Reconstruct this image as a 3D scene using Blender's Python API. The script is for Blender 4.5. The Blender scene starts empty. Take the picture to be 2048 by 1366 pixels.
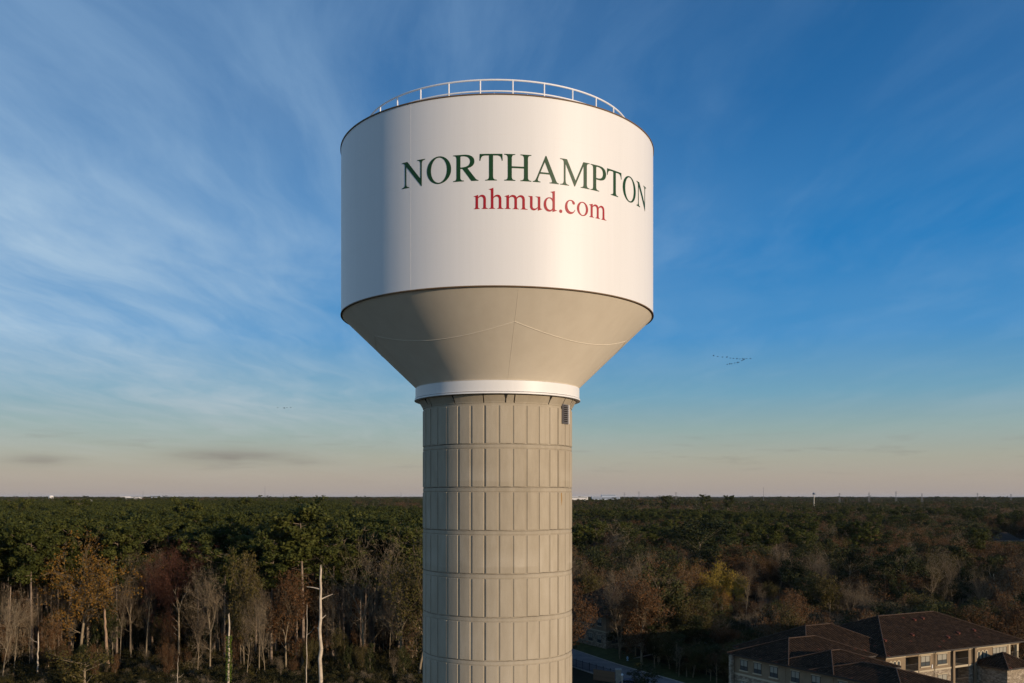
import bpy, math, random
import numpy as np
from mathutils import Vector, Matrix
from mathutils.geometry import delaunay_2d_cdt

random.seed(7)
RNG = np.random.default_rng(7)
R = math.radians
scene = bpy.context.scene
COL = scene.collection

# ------------------------------------------------------------------ camera, sky, sun, exposure
CAM_Z = 33.0
F = 1900.0                      # focal length in pixels of the 2048 px wide frame
cd = bpy.data.cameras.new('camera')
cam = bpy.data.objects.new('camera', cd)
COL.objects.link(cam)
cam.location = (0, 0, CAM_Z)
cam.rotation_euler = (R(90), 0, 0)
cd.sensor_width = 36.0
cd.lens = 36.0 * F / 2048.0
cd.shift_y = 309.0 / 2048.0
cd.clip_start = 0.5
cd.clip_end = 120000
scene.camera = cam

SUN_AZ = R(50)                  # to the right of the line from the tower back to the camera
SUN_EL = R(9)
SUN_DIR = Vector((math.sin(SUN_AZ) * math.cos(SUN_EL), -math.cos(SUN_AZ) * math.cos(SUN_EL), math.sin(SUN_EL)))
sd = bpy.data.lights.new('sun', 'SUN')
sun = bpy.data.objects.new('sun', sd)
COL.objects.link(sun)
sun.rotation_euler = (-SUN_DIR).to_track_quat('-Z', 'Y').to_euler()
sd.energy = 4.0
sd.angle = R(0.5)
sd.color = (1.0, 0.80, 0.60)

world = bpy.data.worlds.new('World')
scene.world = world
world.use_nodes = True
wt = world.node_tree
wt.nodes.clear()


class NB:
    """tiny node builder"""
    def __init__(self, tree):
        self.t = tree

    def n(self, kind, **kw):
        nd = self.t.nodes.new(kind)
        ins = kw.pop('ins', {})
        for k, v in kw.items():
            setattr(nd, k, v)
        for k, v in ins.items():
            self.put(nd.inputs[k], v)
        return nd

    def put(self, sock, v):
        if isinstance(v, bpy.types.NodeSocket):
            self.t.links.new(v, sock)
        else:
            sock.default_value = v

    def math(self, op, a, b=None, c=None, clamp=False):
        nd = self.t.nodes.new('ShaderNodeMath')
        nd.operation = op
        nd.use_clamp = clamp
        for i, v in enumerate((a, b, c)):
            if v is not None:
                self.put(nd.inputs[i], v)
        return nd.outputs[0]

    def mix(self, fac, a, b, mode='MIX'):
        nd = self.t.nodes.new('ShaderNodeMix')
        nd.data_type = 'RGBA'
        nd.blend_type = mode
        self.put(nd.inputs[0], fac)
        self.put(nd.inputs[6], a)
        self.put(nd.inputs[7], b)
        return nd.outputs[2]

    def ramp(self, fac, stops):
        nd = self.t.nodes.new('ShaderNodeValToRGB')
        e = nd.color_ramp.elements
        while len(e) < len(stops):
            e.new(0.5)
        for k, (p, c) in enumerate(stops):
            e[k].position = p
            if not isinstance(c, (tuple, list)):
                c = (c, c, c)
            e[k].color = tuple(c)[:3] + (1,)
        self.put(nd.inputs[0], fac)
        return nd.outputs[0]

    def noise(self, vec, scale, detail=4, rough=0.5, dist=0.0):
        nd = self.n('ShaderNodeTexNoise', ins={'Scale': scale, 'Detail': detail, 'Roughness': rough, 'Distortion': dist})
        if vec is not None:
            self.put(nd.inputs['Vector'], vec)
        return nd.outputs[0]

    def mapping(self, vec, loc=(0, 0, 0), rot=(0, 0, 0), scl=(1, 1, 1)):
        nd = self.n('ShaderNodeMapping')
        self.put(nd.inputs['Vector'], vec)
        nd.inputs['Location'].default_value = loc
        nd.inputs['Rotation'].default_value = rot
        nd.inputs['Scale'].default_value = scl
        return nd.outputs[0]


def srgb(r, g, b):
    def f(c):
        c /= 255.0
        return c / 12.92 if c <= 0.04045 else ((c + 0.055) / 1.055) ** 2.4
    return (f(r), f(g), f(b), 1.0)


b = NB(wt)
sky = b.n('ShaderNodeTexSky', sky_type='NISHITA', sun_disc=False, sun_elevation=SUN_EL,
          altitude=30.0, air_density=1.15, dust_density=1.0, ozone_density=2.6)
sky.sun_rotation = math.pi - SUN_AZ          # clockwise from +Y, towards +X
tc = b.n('ShaderNodeTexCoord').outputs['Generated']
sep = b.n('ShaderNodeSeparateXYZ')
b.put(sep.inputs[0], tc)
dx, dy, dz = sep.outputs
nish = b.n('ShaderNodeVectorMath', operation='SCALE')
b.put(nish.inputs[0], sky.outputs[0])
nish.inputs['Scale'].default_value = 0.11
el = b.math('MULTIPLY', b.math('ARCSINE', b.math('MINIMUM', b.math('MAXIMUM', dz, -1.0), 1.0)), 180 / math.pi)   # degrees above the horizon
# clear winter evening air: colour by height above the horizon, same all round
clear = b.ramp(b.math('DIVIDE', el, 60.0, clamp=True), [
    (0.0, srgb(170, 158, 154)), (0.018, srgb(176, 165, 154)), (0.037, srgb(171, 171, 158)),
    (0.065, srgb(148, 172, 172)), (0.10, srgb(112, 163, 190)), (0.155, srgb(66, 143, 202)),
    (0.24, srgb(28, 124, 192)), (0.36, srgb(26, 104, 168)), (0.50, srgb(22, 86, 144)), (1.0, srgb(16, 58, 108))])
col = b.mix(0.88, nish.outputs[0], clear)
# high cirrus on a flat layer: project the view direction on it
zz = b.math('ADD', b.math('MAXIMUM', dz, 0.0), 0.035)
px = b.math('DIVIDE', dx, zz)
py = b.math('DIVIDE', dy, zz)
comb = b.n('ShaderNodeCombineXYZ')
b.put(comb.inputs[0], px)
b.put(comb.inputs[1], py)
plane = comb.outputs[0]
warp = b.n('ShaderNodeTexNoise', ins={'Scale': 0.35, 'Detail': 3.0})
b.put(warp.inputs['Vector'], plane)
wv = b.n('ShaderNodeVectorMath', operation='MULTIPLY_ADD')
b.put(wv.inputs[0], warp.outputs['Color'])
wv.inputs[1].default_value = (1.25, 1.25, 0)
b.put(wv.inputs[2], plane)
st = b.mapping(wv.outputs[0], rot=(0, 0, R(58)), scl=(1.0, 0.40, 1))
veil = b.noise(b.mapping(wv.outputs[0], loc=(3.1, 1.7, 0), rot=(0, 0, R(50)), scl=(0.42, 0.2, 1)), 1.0, 3, 0.5)
wisp = b.noise(st, 1.3, 9, 0.62, 0.25)
fine = b.noise(b.mapping(wv.outputs[0], rot=(0, 0, R(62)), scl=(2.0, 0.5, 1)), 1.8, 8, 0.6, 0.2)
azm = b.math('ARCTAN2', dx, dy)              # heading, 0 = straight ahead
side = b.math('MULTIPLY_ADD', azm, -1.3, 0.34, clamp=True)      # the veil thickens to the left
cover = b.math('MULTIPLY_ADD', side, 0.20, veil)
v1 = b.ramp(cover, [(0.46, 0.0), (0.82, 1.0)])
v2 = b.ramp(b.math('MULTIPLY_ADD', side, 0.10, wisp), [(0.48, 0.0), (0.78, 1.0)])
v3 = b.ramp(b.math('MULTIPLY_ADD', side, 0.14, fine), [(0.50, 0.0), (0.76, 1.0)])
amt = b.math('ADD', b.math('MULTIPLY', v1, 0.48), b.math('ADD', b.math('MULTIPLY', v2, 0.20), b.math('MULTIPLY', b.math('MULTIPLY', v3, b.math('MULTIPLY_ADD', v1, 0.7, 0.3)), 0.34)), clamp=True)
low = b.ramp(b.math('DIVIDE', el, 12.0, clamp=True), [(0.0, 0.0), (0.25, 0.40), (0.45, 0.95), (1.0, 1.0)])
amt = b.math('MULTIPLY', b.math('MULTIPLY', amt, low), b.math('MULTIPLY_ADD', side, 1.0, 0.52, clamp=True))
ccol = b.ramp(b.math('DIVIDE', el, 30.0, clamp=True), [(0.0, srgb(190, 185, 172)), (0.3, srgb(178, 203, 222)), (1.0, srgb(140, 178, 216))])
col = b.mix(amt, col, ccol)
# a few low smoky cloud scraps near the horizon
sm = b.n('ShaderNodeCombineXYZ')
b.put(sm.inputs[0], b.math('MULTIPLY', azm, 9.0))
b.put(sm.inputs[1], b.math('MULTIPLY', el, 1.3))
smn = b.noise(sm.outputs[0], 1.6, 5, 0.55)
band = b.ramp(b.math('DIVIDE', el, 6.0, clamp=True), [(0.10, 0.0), (0.36, 1.0), (0.46, 1.0), (0.72, 0.0)])
sma = b.math('MULTIPLY', b.ramp(smn, [(0.56, 0.0), (0.74, 1.0)]), band)
col = b.mix(b.math('MULTIPLY', sma, 0.28), col, srgb(128, 122, 118))
for a0_, e0_, wa_, we_, k_ in ((-16.3, 2.30, 3.3, 0.42, 0.75), (-26.6, 1.95, 1.6, 0.30, 0.5), (-12.5, 2.0, 2.0, 0.2, 0.35)):
    qa = b.math('DIVIDE', b.math('SUBTRACT', b.math('MULTIPLY', azm, 180 / math.pi), a0_), wa_)
    qe = b.math('DIVIDE', b.math('SUBTRACT', b.math('MULTIPLY_ADD', smn, 0.5, el), e0_ + 0.25), we_)
    q2 = b.math('ADD', b.math('MULTIPLY', qa, qa), b.math('MULTIPLY', qe, qe))
    g_ = b.math('MULTIPLY', b.math('POWER', 2.718, b.math('MULTIPLY', q2, -1.0)), k_)
    col = b.mix(b.math('MULTIPLY', g_, b.ramp(smn, [(0.25, 0.35), (0.6, 1.0)])), col, srgb(132, 126, 120))
bg = b.n('ShaderNodeBackground', ins={'Strength': 1.0})
b.put(bg.inputs['Color'], col)
out = b.n('ShaderNodeOutputWorld')
wt.links.new(bg.outputs[0], out.inputs[0])

vs = scene.view_settings
vs.view_transform = 'Standard'
vs.look = 'None'
vs.exposure = 0.0
vs.gamma = 1.0
vs.use_curve_mapping = False
scene.render.engine = 'CYCLES'
scene.cycles.max_bounces = 5
scene.cycles.use_denoising = True


# ------------------------------------------------------------------ helpers
def P(px, py, d):
    """point seen at pixel (px, py) of the photograph at distance d straight ahead"""
    return Vector(((px - 1024) / F * d, d, CAM_Z - (py - 992) / F * d))


def gx(px, d):
    return (px - 1024) / F * d


def material(name, base, rough=0.7, spec=0.3, var=0.0, scale=4.0, metal=0.0, build=None, bump=0.0, coords='Object'):
    m = bpy.data.materials.new(name)
    m.use_nodes = True
    n = NB(m.node_tree)
    p = m.node_tree.nodes['Principled BSDF']
    base = tuple(base)[:3] + (1,)
    p.inputs['Roughness'].default_value = rough
    p.inputs['Specular IOR Level'].default_value = spec
    p.inputs['Metallic'].default_value = metal
    p.inputs['Base Color'].default_value = base
    if var or bump:
        v = n.n('ShaderNodeTexCoord').outputs[coords]
        nz = n.noise(v, scale, 5, 0.6)
        if var:
            lo = tuple(c * (1 - var) for c in base[:3])
            hi = tuple(min(1, c * (1 + var)) for c in base[:3])
            n.put(p.inputs['Base Color'], n.ramp(nz, [(0.3, lo), (0.7, hi)]))
        if bump:
            bp = n.n('ShaderNodeBump', ins={'Strength': bump, 'Distance': 0.05})
            n.put(bp.inputs['Height'], nz)
            n.put(p.inputs['Normal'], bp.outputs[0])
    if build:
        build(n, p)
    return m


def mesh_np(name, V, Fc, mats, midx=None, smooth=False):
    """V (n,3), Fc list of (k, array) or (m,3/4) array"""
    me = bpy.data.meshes.new(name)
    V = np.asarray(V, dtype=np.float32)
    Fc = np.asarray(Fc, dtype=np.int32)
    k = Fc.shape[1]
    me.vertices.add(len(V))
    me.vertices.foreach_set('co', V.ravel())
    me.loops.add(Fc.size)
    me.loops.foreach_set('vertex_index', Fc.ravel())
    me.polygons.add(len(Fc))
    me.polygons.foreach_set('loop_start', np.arange(0, Fc.size, k, dtype=np.int32))
    me.polygons.foreach_set('loop_total', np.full(len(Fc), k, dtype=np.int32))
    for m in mats:
        me.materials.append(m)
    if midx is not None:
        me.polygons.foreach_set('material_index', np.asarray(midx, dtype=np.int32))
    if smooth:
        me.polygons.foreach_set('use_smooth', np.ones(len(Fc), dtype=bool))
    me.update()
    me.validate()
    return me


class MB:
    """collects polygons for ONE mesh"""
    def __init__(self):
        self.v, self.f, self.uv, self.sm = [], [], [], []

    def poly(self, pts, uv=None, smooth=False):
        k = len(self.v)
        self.v += [tuple(p) for p in pts]
        self.f.append(tuple(range(k, k + len(pts))))
        self.uv.append(uv or [(0, 0)] * len(pts))
        self.sm.append(smooth)

    def grid(self, rings, closed=True, smooth=True):
        """rings: list of equally long vertex rings; quads between them"""
        k = len(self.v)
        n = len(rings[0])
        for r in rings:
            self.v += [tuple(p) for p in r]
        for i in range(len(rings) - 1):
            for j in range(n if closed else n - 1):
                j2 = (j + 1) % n
                self.f.append((k + i * n + j, k + i * n + j2, k + (i + 1) * n + j2, k + (i + 1) * n + j))
                self.uv.append([(0, 0)] * 4)
                self.sm.append(smooth)

    def box(self, x0, x1, y0, y1, z0, z1, M=None):
        c = [Vector((x, y, z)) for z in (z0, z1) for y in (y0, y1) for x in (x0, x1)]
        if M is not None:
            c = [M @ p for p in c]
        for q in ((0, 2, 3, 1), (4, 5, 7, 6), (0, 1, 5, 4), (2, 6, 7, 3), (0, 4, 6, 2), (1, 3, 7, 5)):
            self.poly([c[i] for i in q])

    def lathe(self, prof, n=64, smooth=False, closed=False):
        pr = list(prof) + ([prof[0]] if closed else [])
        rings = [[(r * math.cos(2 * math.pi * j / n), r * math.sin(2 * math.pi * j / n), z) for j in range(n)] for r, z in pr]
        if smooth:
            self.grid(rings, True, True)
        else:
            for i in range(len(rings) - 1):       # hard edges along the profile, smooth round it
                self.grid(rings[i:i + 2], True, True)

    def tube(self, pts, r, n=6, cap=True, closed=False):
        pts = [Vector(p) for p in pts]
        rr = r if isinstance(r, (list, tuple)) else [r] * len(pts)
        rings = []
        m = len(pts)
        for i, p in enumerate(pts):
            a = pts[(i - 1) % m] if closed else pts[max(i - 1, 0)]
            c = pts[(i + 1) % m] if closed else pts[min(i + 1, m - 1)]
            d = (c - a).normalized()
            s = d.cross(Vector((0, 0, 1)))
            if s.length < 1e-3:
                s = Vector((1, 0, 0))
            s.normalize()
            t = s.cross(d)
            rings.append([p + (s * math.cos(2 * math.pi * k / n) + t * math.sin(2 * math.pi * k / n)) * rr[i] for k in range(n)])
        if closed:
            rings.append(rings[0])
        self.grid(rings, True, True)
        if cap and not closed:
            self.poly(rings[0][::-1])
            self.poly(rings[-1])

    def mesh(self, name, mat):
        me = bpy.data.meshes.new(name)
        me.from_pydata(self.v, [], self.f)
        me.polygons.foreach_set('use_smooth', self.sm)
        ul = me.uv_layers.new(name='UVMap')
        flat = [c for f in self.uv for p in f for c in p]
        ul.data.foreach_set('uv', flat)
        me.materials.append(mat)
        me.update()
        return me

    def build(self, name, mat, parent=None, loc=(0, 0, 0), rotz=0.0):
        return link(name, self.mesh(name, mat), parent, loc, rotz)


def link(name, data, parent=None, loc=(0, 0, 0), rotz=0.0):
    o = bpy.data.objects.new(name, data)
    COL.objects.link(o)
    o.location = loc
    o.rotation_euler = (0, 0, rotz)
    if parent is not None:
        o.parent = parent
    return o


def tag(o, label=None, cat=None, group=None, kind=None):
    if label:
        o['label'] = label
    if cat:
        o['category'] = cat
    if group:
        o['group'] = group
    if kind:
        o['kind'] = kind
    return o


def thing(name, label, cat, loc=(0, 0, 0), rotz=0.0, group=None):
    return tag(link(name, None, None, loc, rotz), label, cat, group)


def instancer(name, pts, idx, rot, scl, protos, label, cat):
    """one object: geometry nodes put proto idx on every point"""
    me = bpy.data.meshes.new(name)
    me.vertices.add(len(pts))
    me.vertices.foreach_set('co', np.asarray(pts, dtype=np.float32).ravel())
    a = me.attributes.new('pick', 'INT', 'POINT')
    a.data.foreach_set('value', np.asarray(idx, dtype=np.int32))
    a = me.attributes.new('turn', 'FLOAT_VECTOR', 'POINT')
    a.data.foreach_set('vector', np.asarray(rot, dtype=np.float32).ravel())
    a = me.attributes.new('size', 'FLOAT_VECTOR', 'POINT')
    a.data.foreach_set('vector', np.asarray(scl, dtype=np.float32).ravel())
    o = link(name, me)
    pc = bpy.data.collections.new(name + '_kinds')
    for i, m in enumerate(protos):
        q = bpy.data.objects.new('kind_%02d' % i, m)
        pc.objects.link(q)
    g = bpy.data.node_groups.new(name, 'GeometryNodeTree')
    g.interface.new_socket('Geometry', in_out='INPUT', socket_type='NodeSocketGeometry')
    g.interface.new_socket('Geometry', in_out='OUTPUT', socket_type='NodeSocketGeometry')
    N, L = g.nodes, g.links
    gi, go = N.new('NodeGroupInput'), N.new('NodeGroupOutput')
    ci = N.new('GeometryNodeCollectionInfo')
    ci.inputs['Collection'].default_value = pc
    ci.inputs['Separate Children'].default_value = True
    ci.inputs['Reset Children'].default_value = True
    ip = N.new('GeometryNodeInstanceOnPoints')
    ip.inputs['Pick Instance'].default_value = True

    def attr(nm, ty):
        q = N.new('GeometryNodeInputNamedAttribute')
        q.data_type = ty
        q.inputs['Name'].default_value = nm
        return q.outputs['Attribute']
    L.new(gi.outputs[0], ip.inputs['Points'])
    L.new(ci.outputs[0], ip.inputs['Instance'])
    L.new(attr('pick', 'INT'), ip.inputs['Instance Index'])
    e2r = N.new('FunctionNodeEulerToRotation')
    L.new(attr('turn', 'FLOAT_VECTOR'), e2r.inputs[0])
    L.new(e2r.outputs[0], ip.inputs['Rotation'])
    L.new(attr('size', 'FLOAT_VECTOR'), ip.inputs['Scale'])
    L.new(ip.outputs[0], go.inputs[0])
    md = o.modifiers.new('scatter', 'NODES')
    md.node_group = g
    return tag(o, label, cat, kind='stuff')


# ------------------------------------------------------------------ materials
def tank_paint(n, p):
    tcn = n.n('ShaderNodeTexCoord').outputs['Object']
    streak = n.noise(n.mapping(tcn, scl=(1, 1, 0.02)), 3.4, 8, 0.7)
    blot = n.noise(tcn, 0.5, 4, 0.5)
    c = n.mix(n.math('MULTIPLY', n.ramp(streak, [(0.35, 0.0), (0.75, 1.0)]), 0.65), (0.765, 0.755, 0.735, 1), (0.72, 0.71, 0.685, 1))
    c = n.mix(n.math('MULTIPLY', blot, 0.10), c, (0.68, 0.66, 0.625, 1))
    n.put(p.inputs['Base Color'], c)
    bp = n.n('ShaderNodeBump', ins={'Strength': 0.30, 'Distance': 0.02})
    n.put(bp.inputs['Height'], n.noise(n.mapping(tcn, scl=(1, 1, 0.3)), 0.9, 3, 0.5))
    n.put(p.inputs['Normal'], bp.outputs[0])


M_WHITE = material('white_tank_paint', (0.8, 0.79, 0.77), 0.46, 0.4, build=tank_paint)
M_RAIL = material('white_rail_paint', (0.78, 0.77, 0.76), 0.45, 0.4)


def cone_paint(n, p):
    tcn = n.n('ShaderNodeTexCoord').outputs['Object']
    s = n.noise(n.mapping(tcn, scl=(1, 1, 0.12)), 1.4, 6, 0.6)
    c = n.ramp(s, [(0.3, (0.745, 0.66, 0.525)), (0.72, (0.80, 0.715, 0.575))])
    n.put(p.inputs['Base Color'], c)


M_CONE = material('tan_cone_paint', (0.66, 0.6, 0.49), 0.5, 0.3, build=cone_paint)
M_BEAD = material('weld_bead_paint', (0.80, 0.73, 0.60), 0.45, 0.4)
M_WBEAD = material('white_weld_bead', (0.74, 0.72, 0.70), 0.5, 0.3)
M_EDGE = material('rusty_edge', (0.16, 0.10, 0.05), 0.7, 0.3)
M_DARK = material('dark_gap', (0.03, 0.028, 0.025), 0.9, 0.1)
M_GREEN = material('green_letter_paint', (0.008, 0.050, 0.012), 0.48, 0.3)
M_RED = material('red_letter_paint', (0.36, 0.010, 0.018), 0.5, 0.3)


def concrete(n, p, base=(0.40, 0.342, 0.25), dark=(0.325, 0.275, 0.20), pale=(0.49, 0.43, 0.33)):
    geo = n.n('ShaderNodeNewGeometry').outputs['Position']
    big = n.noise(n.mapping(geo, scl=(1, 1, 0.35)), 0.55, 6, 0.6)
    mid = n.noise(n.mapping(geo, scl=(1, 1, 0.25)), 2.6, 6, 0.65)
    small = n.noise(geo, 14.0, 6, 0.7)
    c = n.ramp(n.math('MULTIPLY_ADD', mid, 0.45, n.math('MULTIPLY', big, 0.6)), [(0.36, dark), (0.52, base), (0.72, pale)])
    # pour lines: some lifts were cast in two pours, the upper one paler
    sp = n.n('ShaderNodeSeparateXYZ')
    n.put(sp.inputs[0], geo)
    wob = n.math('MULTIPLY_ADD', n.noise(geo, 0.8, 3), 0.35, sp.outputs[2])
    for z0, z1, a in ((29.35, 30.4, 0.34), (33.95, 34.9, 0.20)):
        up = n.math('MULTIPLY', n.math('SUBTRACT', wob, z0), 12.0, clamp=True)
        dn = n.math('MULTIPLY', n.math('SUBTRACT', z1, wob), 1.6, clamp=True)
        patch = n.ramp(n.noise(geo, 0.33, 3), [(0.42, 0.0), (0.6, 1.0)])
        c = n.mix(n.math('MULTIPLY', n.math('MULTIPLY', n.math('MULTIPLY', up, dn), patch), a * 2.6), c, pale + (1,))
    c = n.mix(n.math('MULTIPLY', n.ramp(small, [(0.35, 0.0), (0.7, 1.0)]), 0.22), c, dark + (1,), )
    ob = n.n('ShaderNodeObjectInfo').outputs['Random']
    c = n.mix(n.math('MULTIPLY', ob, 0.30), c, dark + (1,))
    lift = n.n('ShaderNodeTexWhiteNoise', noise_dimensions='1D')
    n.put(lift.inputs['W'], n.math('FLOOR', n.math('DIVIDE', n.math('SUBTRACT', sp.outputs[2], 35.77 - 0.1), 2.313)))
    c = n.mix(n.math('MULTIPLY', lift.outputs[0], 0.32), c, pale + (1,))
    drip = n.ramp(n.noise(n.mapping(geo, scl=(1, 1, 0.05)), 3.2, 5, 0.65), [(0.56, 0.0), (0.72, 1.0)])
    c = n.mix(n.math('MULTIPLY', drip, 0.28), c, dark + (1,))
    n.put(p.inputs['Base Color'], c)
    bp = n.n('ShaderNodeBump', ins={'Strength': 0.35, 'Distance': 0.02})
    n.put(bp.inputs['Height'], n.math('ADD', small, mid))
    n.put(p.inputs['Normal'], bp.outputs[0])


M_CONC = material('tower_concrete', (0.36, 0.32, 0.26), 0.85, 0.2, build=concrete)
M_CONC2 = material('tower_concrete_joint', (0.36, 0.32, 0.26), 0.9, 0.15,
                   build=lambda n, p: concrete(n, p, (0.39, 0.335, 0.25), (0.30, 0.255, 0.185), (0.47, 0.415, 0.32)))
M_SOOT = material('stained_joint', (0.13, 0.112, 0.085), 0.95, 0.1, var=0.5, scale=1.7)
M_RUST = material('rust_stain', (0.30, 0.17, 0.05), 0.9, 0.1)

# ------------------------------------------------------------------ the water tower
D0 = 54.8
TX = (995 - 1024) / F * D0
RT, RC, RK = 8.88, 4.277, 4.71
Z_TOP, Z_BOT = CAM_Z + 19.4, CAM_Z + 10.18
Z_K1, Z_K0 = CAM_Z + 6.12, CAM_Z + 5.42
Z_COL = CAM_Z + 4.98
tower = thing('water_tower', 'tall white water tower with green and red lettering on a concrete column', 'water tower', (TX, D0, 0))


def cyl(th, r, z):
    """th = angle from the side facing the camera, positive to the right"""
    return Vector((r * math.sin(th), -r * math.cos(th), z))


m = MB()
m.lathe([(RT, Z_BOT), (RT, Z_TOP)], 288)
wall = m.build('tank_wall', M_WHITE, tower)
m = MB()
m.lathe([(RT + 0.004, Z_TOP), (RT + 0.045, Z_TOP), (RT + 0.045, Z_TOP + 0.05), (RT - 0.02, Z_TOP + 0.05)], 288)
m.build('top_rim', M_EDGE, tower)
m = MB()
m.lathe([(RT - 0.02, Z_TOP + 0.045), (8.0, Z_TOP + 0.14), (5.0, Z_TOP + 0.5), (2.0, Z_TOP + 0.75), (0.02, Z_TOP + 0.8)], 128)
m.build('roof_plate', M_WHITE, tower)
m = MB()
m.lathe([(RT - 0.10, Z_BOT - 0.06), (RT + 0.035, Z_BOT - 0.055), (RT + 0.035, Z_BOT + 0.0), (RT + 0.003, Z_BOT + 0.0)], 288)
m.build('knuckle_ring', M_EDGE, tower)
m = MB()
m.lathe([(RT - 0.06, Z_BOT - 0.055), (RK - 0.06, Z_K1 + 0.02)], 256)
cone = m.build('tank_cone', M_CONE, tower)
m = MB()
m.lathe([(RK - 0.08, Z_K1 + 0.012), (RK, Z_K1), (RK, Z_K0 + 0.14), (RK + 0.03, Z_K0 + 0.13), (RK + 0.03, Z_K0 + 0.115), (RK, Z_K0 + 0.105)], 192)
m.build('collar', M_WHITE, tower)
m = MB()
m.lathe([(RK - 0.02, Z_K0 + 0.09), (RK + 0.05, Z_K0 + 0.085), (RK + 0.06, Z_K0), (RK - 0.20, Z_K0 - 0.01)], 192)
m.build('drip_lip', M_WHITE, tower)
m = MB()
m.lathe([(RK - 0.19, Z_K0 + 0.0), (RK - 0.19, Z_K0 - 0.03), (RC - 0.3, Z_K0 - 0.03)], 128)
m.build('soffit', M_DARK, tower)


def ring_pts(r, z, n=160):
    return [cyl(2 * math.pi * k / n, r, z) for k in range(n)]


# weld seams: upright on the shell, rings, and the scalloped seam of the cone plates
for z in (Z_BOT + 2.73, Z_BOT + 5.2, Z_BOT + 7.3):
    m = MB()
    m.tube(ring_pts(RT - 0.008, z, 240), 0.013, 4, closed=True)
    m.build('weld_seam', M_WBEAD, tower)
for row, (za, zb) in enumerate(((Z_BOT, Z_BOT + 2.73), (Z_BOT + 2.73, Z_BOT + 5.2), (Z_BOT + 5.2, Z_BOT + 7.3), (Z_BOT + 7.3, Z_TOP))):
    for k in range(3):
        m = MB()
        th = R(-28.1 + 120 * k)
        m.tube([cyl(th, RT - 0.004, za), cyl(th, RT - 0.004, zb)], 0.011, 4)
        m.build('weld_seam', M_WBEAD, tower)


def cone_r(z):
    t = (Z_BOT - 0.055 - z) / (Z_BOT - 0.055 - Z_K1 - 0.02)
    return RT - 0.06 + (RK - RT) * t


NP = 5
for k in range(NP):
    m = MB()
    a0, a1 = R(7.6 + 360 / NP * (k - 1)), R(7.6 + 360 / NP * k)
    pts = []
    for q in range(33):
        t = q / 32
        z = CAM_Z + 8.72 - 0.68 * (1 - (2 * t - 1) ** 2)
        pts.append(cyl(a0 + (a1 - a0) * t, cone_r(z) + 0.004, z))
    m.tube(pts, 0.013, 4)
    m.build('weld_seam', M_BEAD, tower)
    m = MB()
    th = R(7.6 + 360 / NP * k)
    m.tube([cyl(th, cone_r(z) + 0.002, z) for z in (Z_BOT - 0.1, CAM_Z + 8.72, Z_K1 + 0.03)], 0.007, 4)
    m.build('weld_seam', M_CONE, tower)

# railing on the roof
RR, ZR = 7.5, CAM_Z + 20.72
rail = MB()
rail.tube(ring_pts(RR, ZR, 160), 0.048, 8, closed=True)
railing = rail.build('guard_rail', M_RAIL, tower)
mid = MB()
mid.tube(ring_pts(RR, ZR - 0.56, 160), 0.040, 6, closed=True)
mid.build('middle_rail', M_RAIL, railing)
pm = MB()
pm.tube([(0, 0, Z_TOP + 0.1), (0, 0, ZR)], 0.040, 8)
pm = pm.mesh('post', M_RAIL)
for k in range(29):
    p0 = cyl(R(6.7 + 360 / 29 * k), RR, 0)
    link('post', pm, railing, p0)
sm_ = MB()
sm_.box(-0.025, 0.025, -0.02, 0.02, Z_TOP + 0.11, Z_TOP + 0.30)
sm_ = sm_.mesh('toe_bracket', M_RAIL)
for k in range(32):
    th = R(-7.2 + 11.25 * (k + 0.62))
    link('toe_bracket', sm_, railing, cyl(th, 8.35, 0), th)

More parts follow.
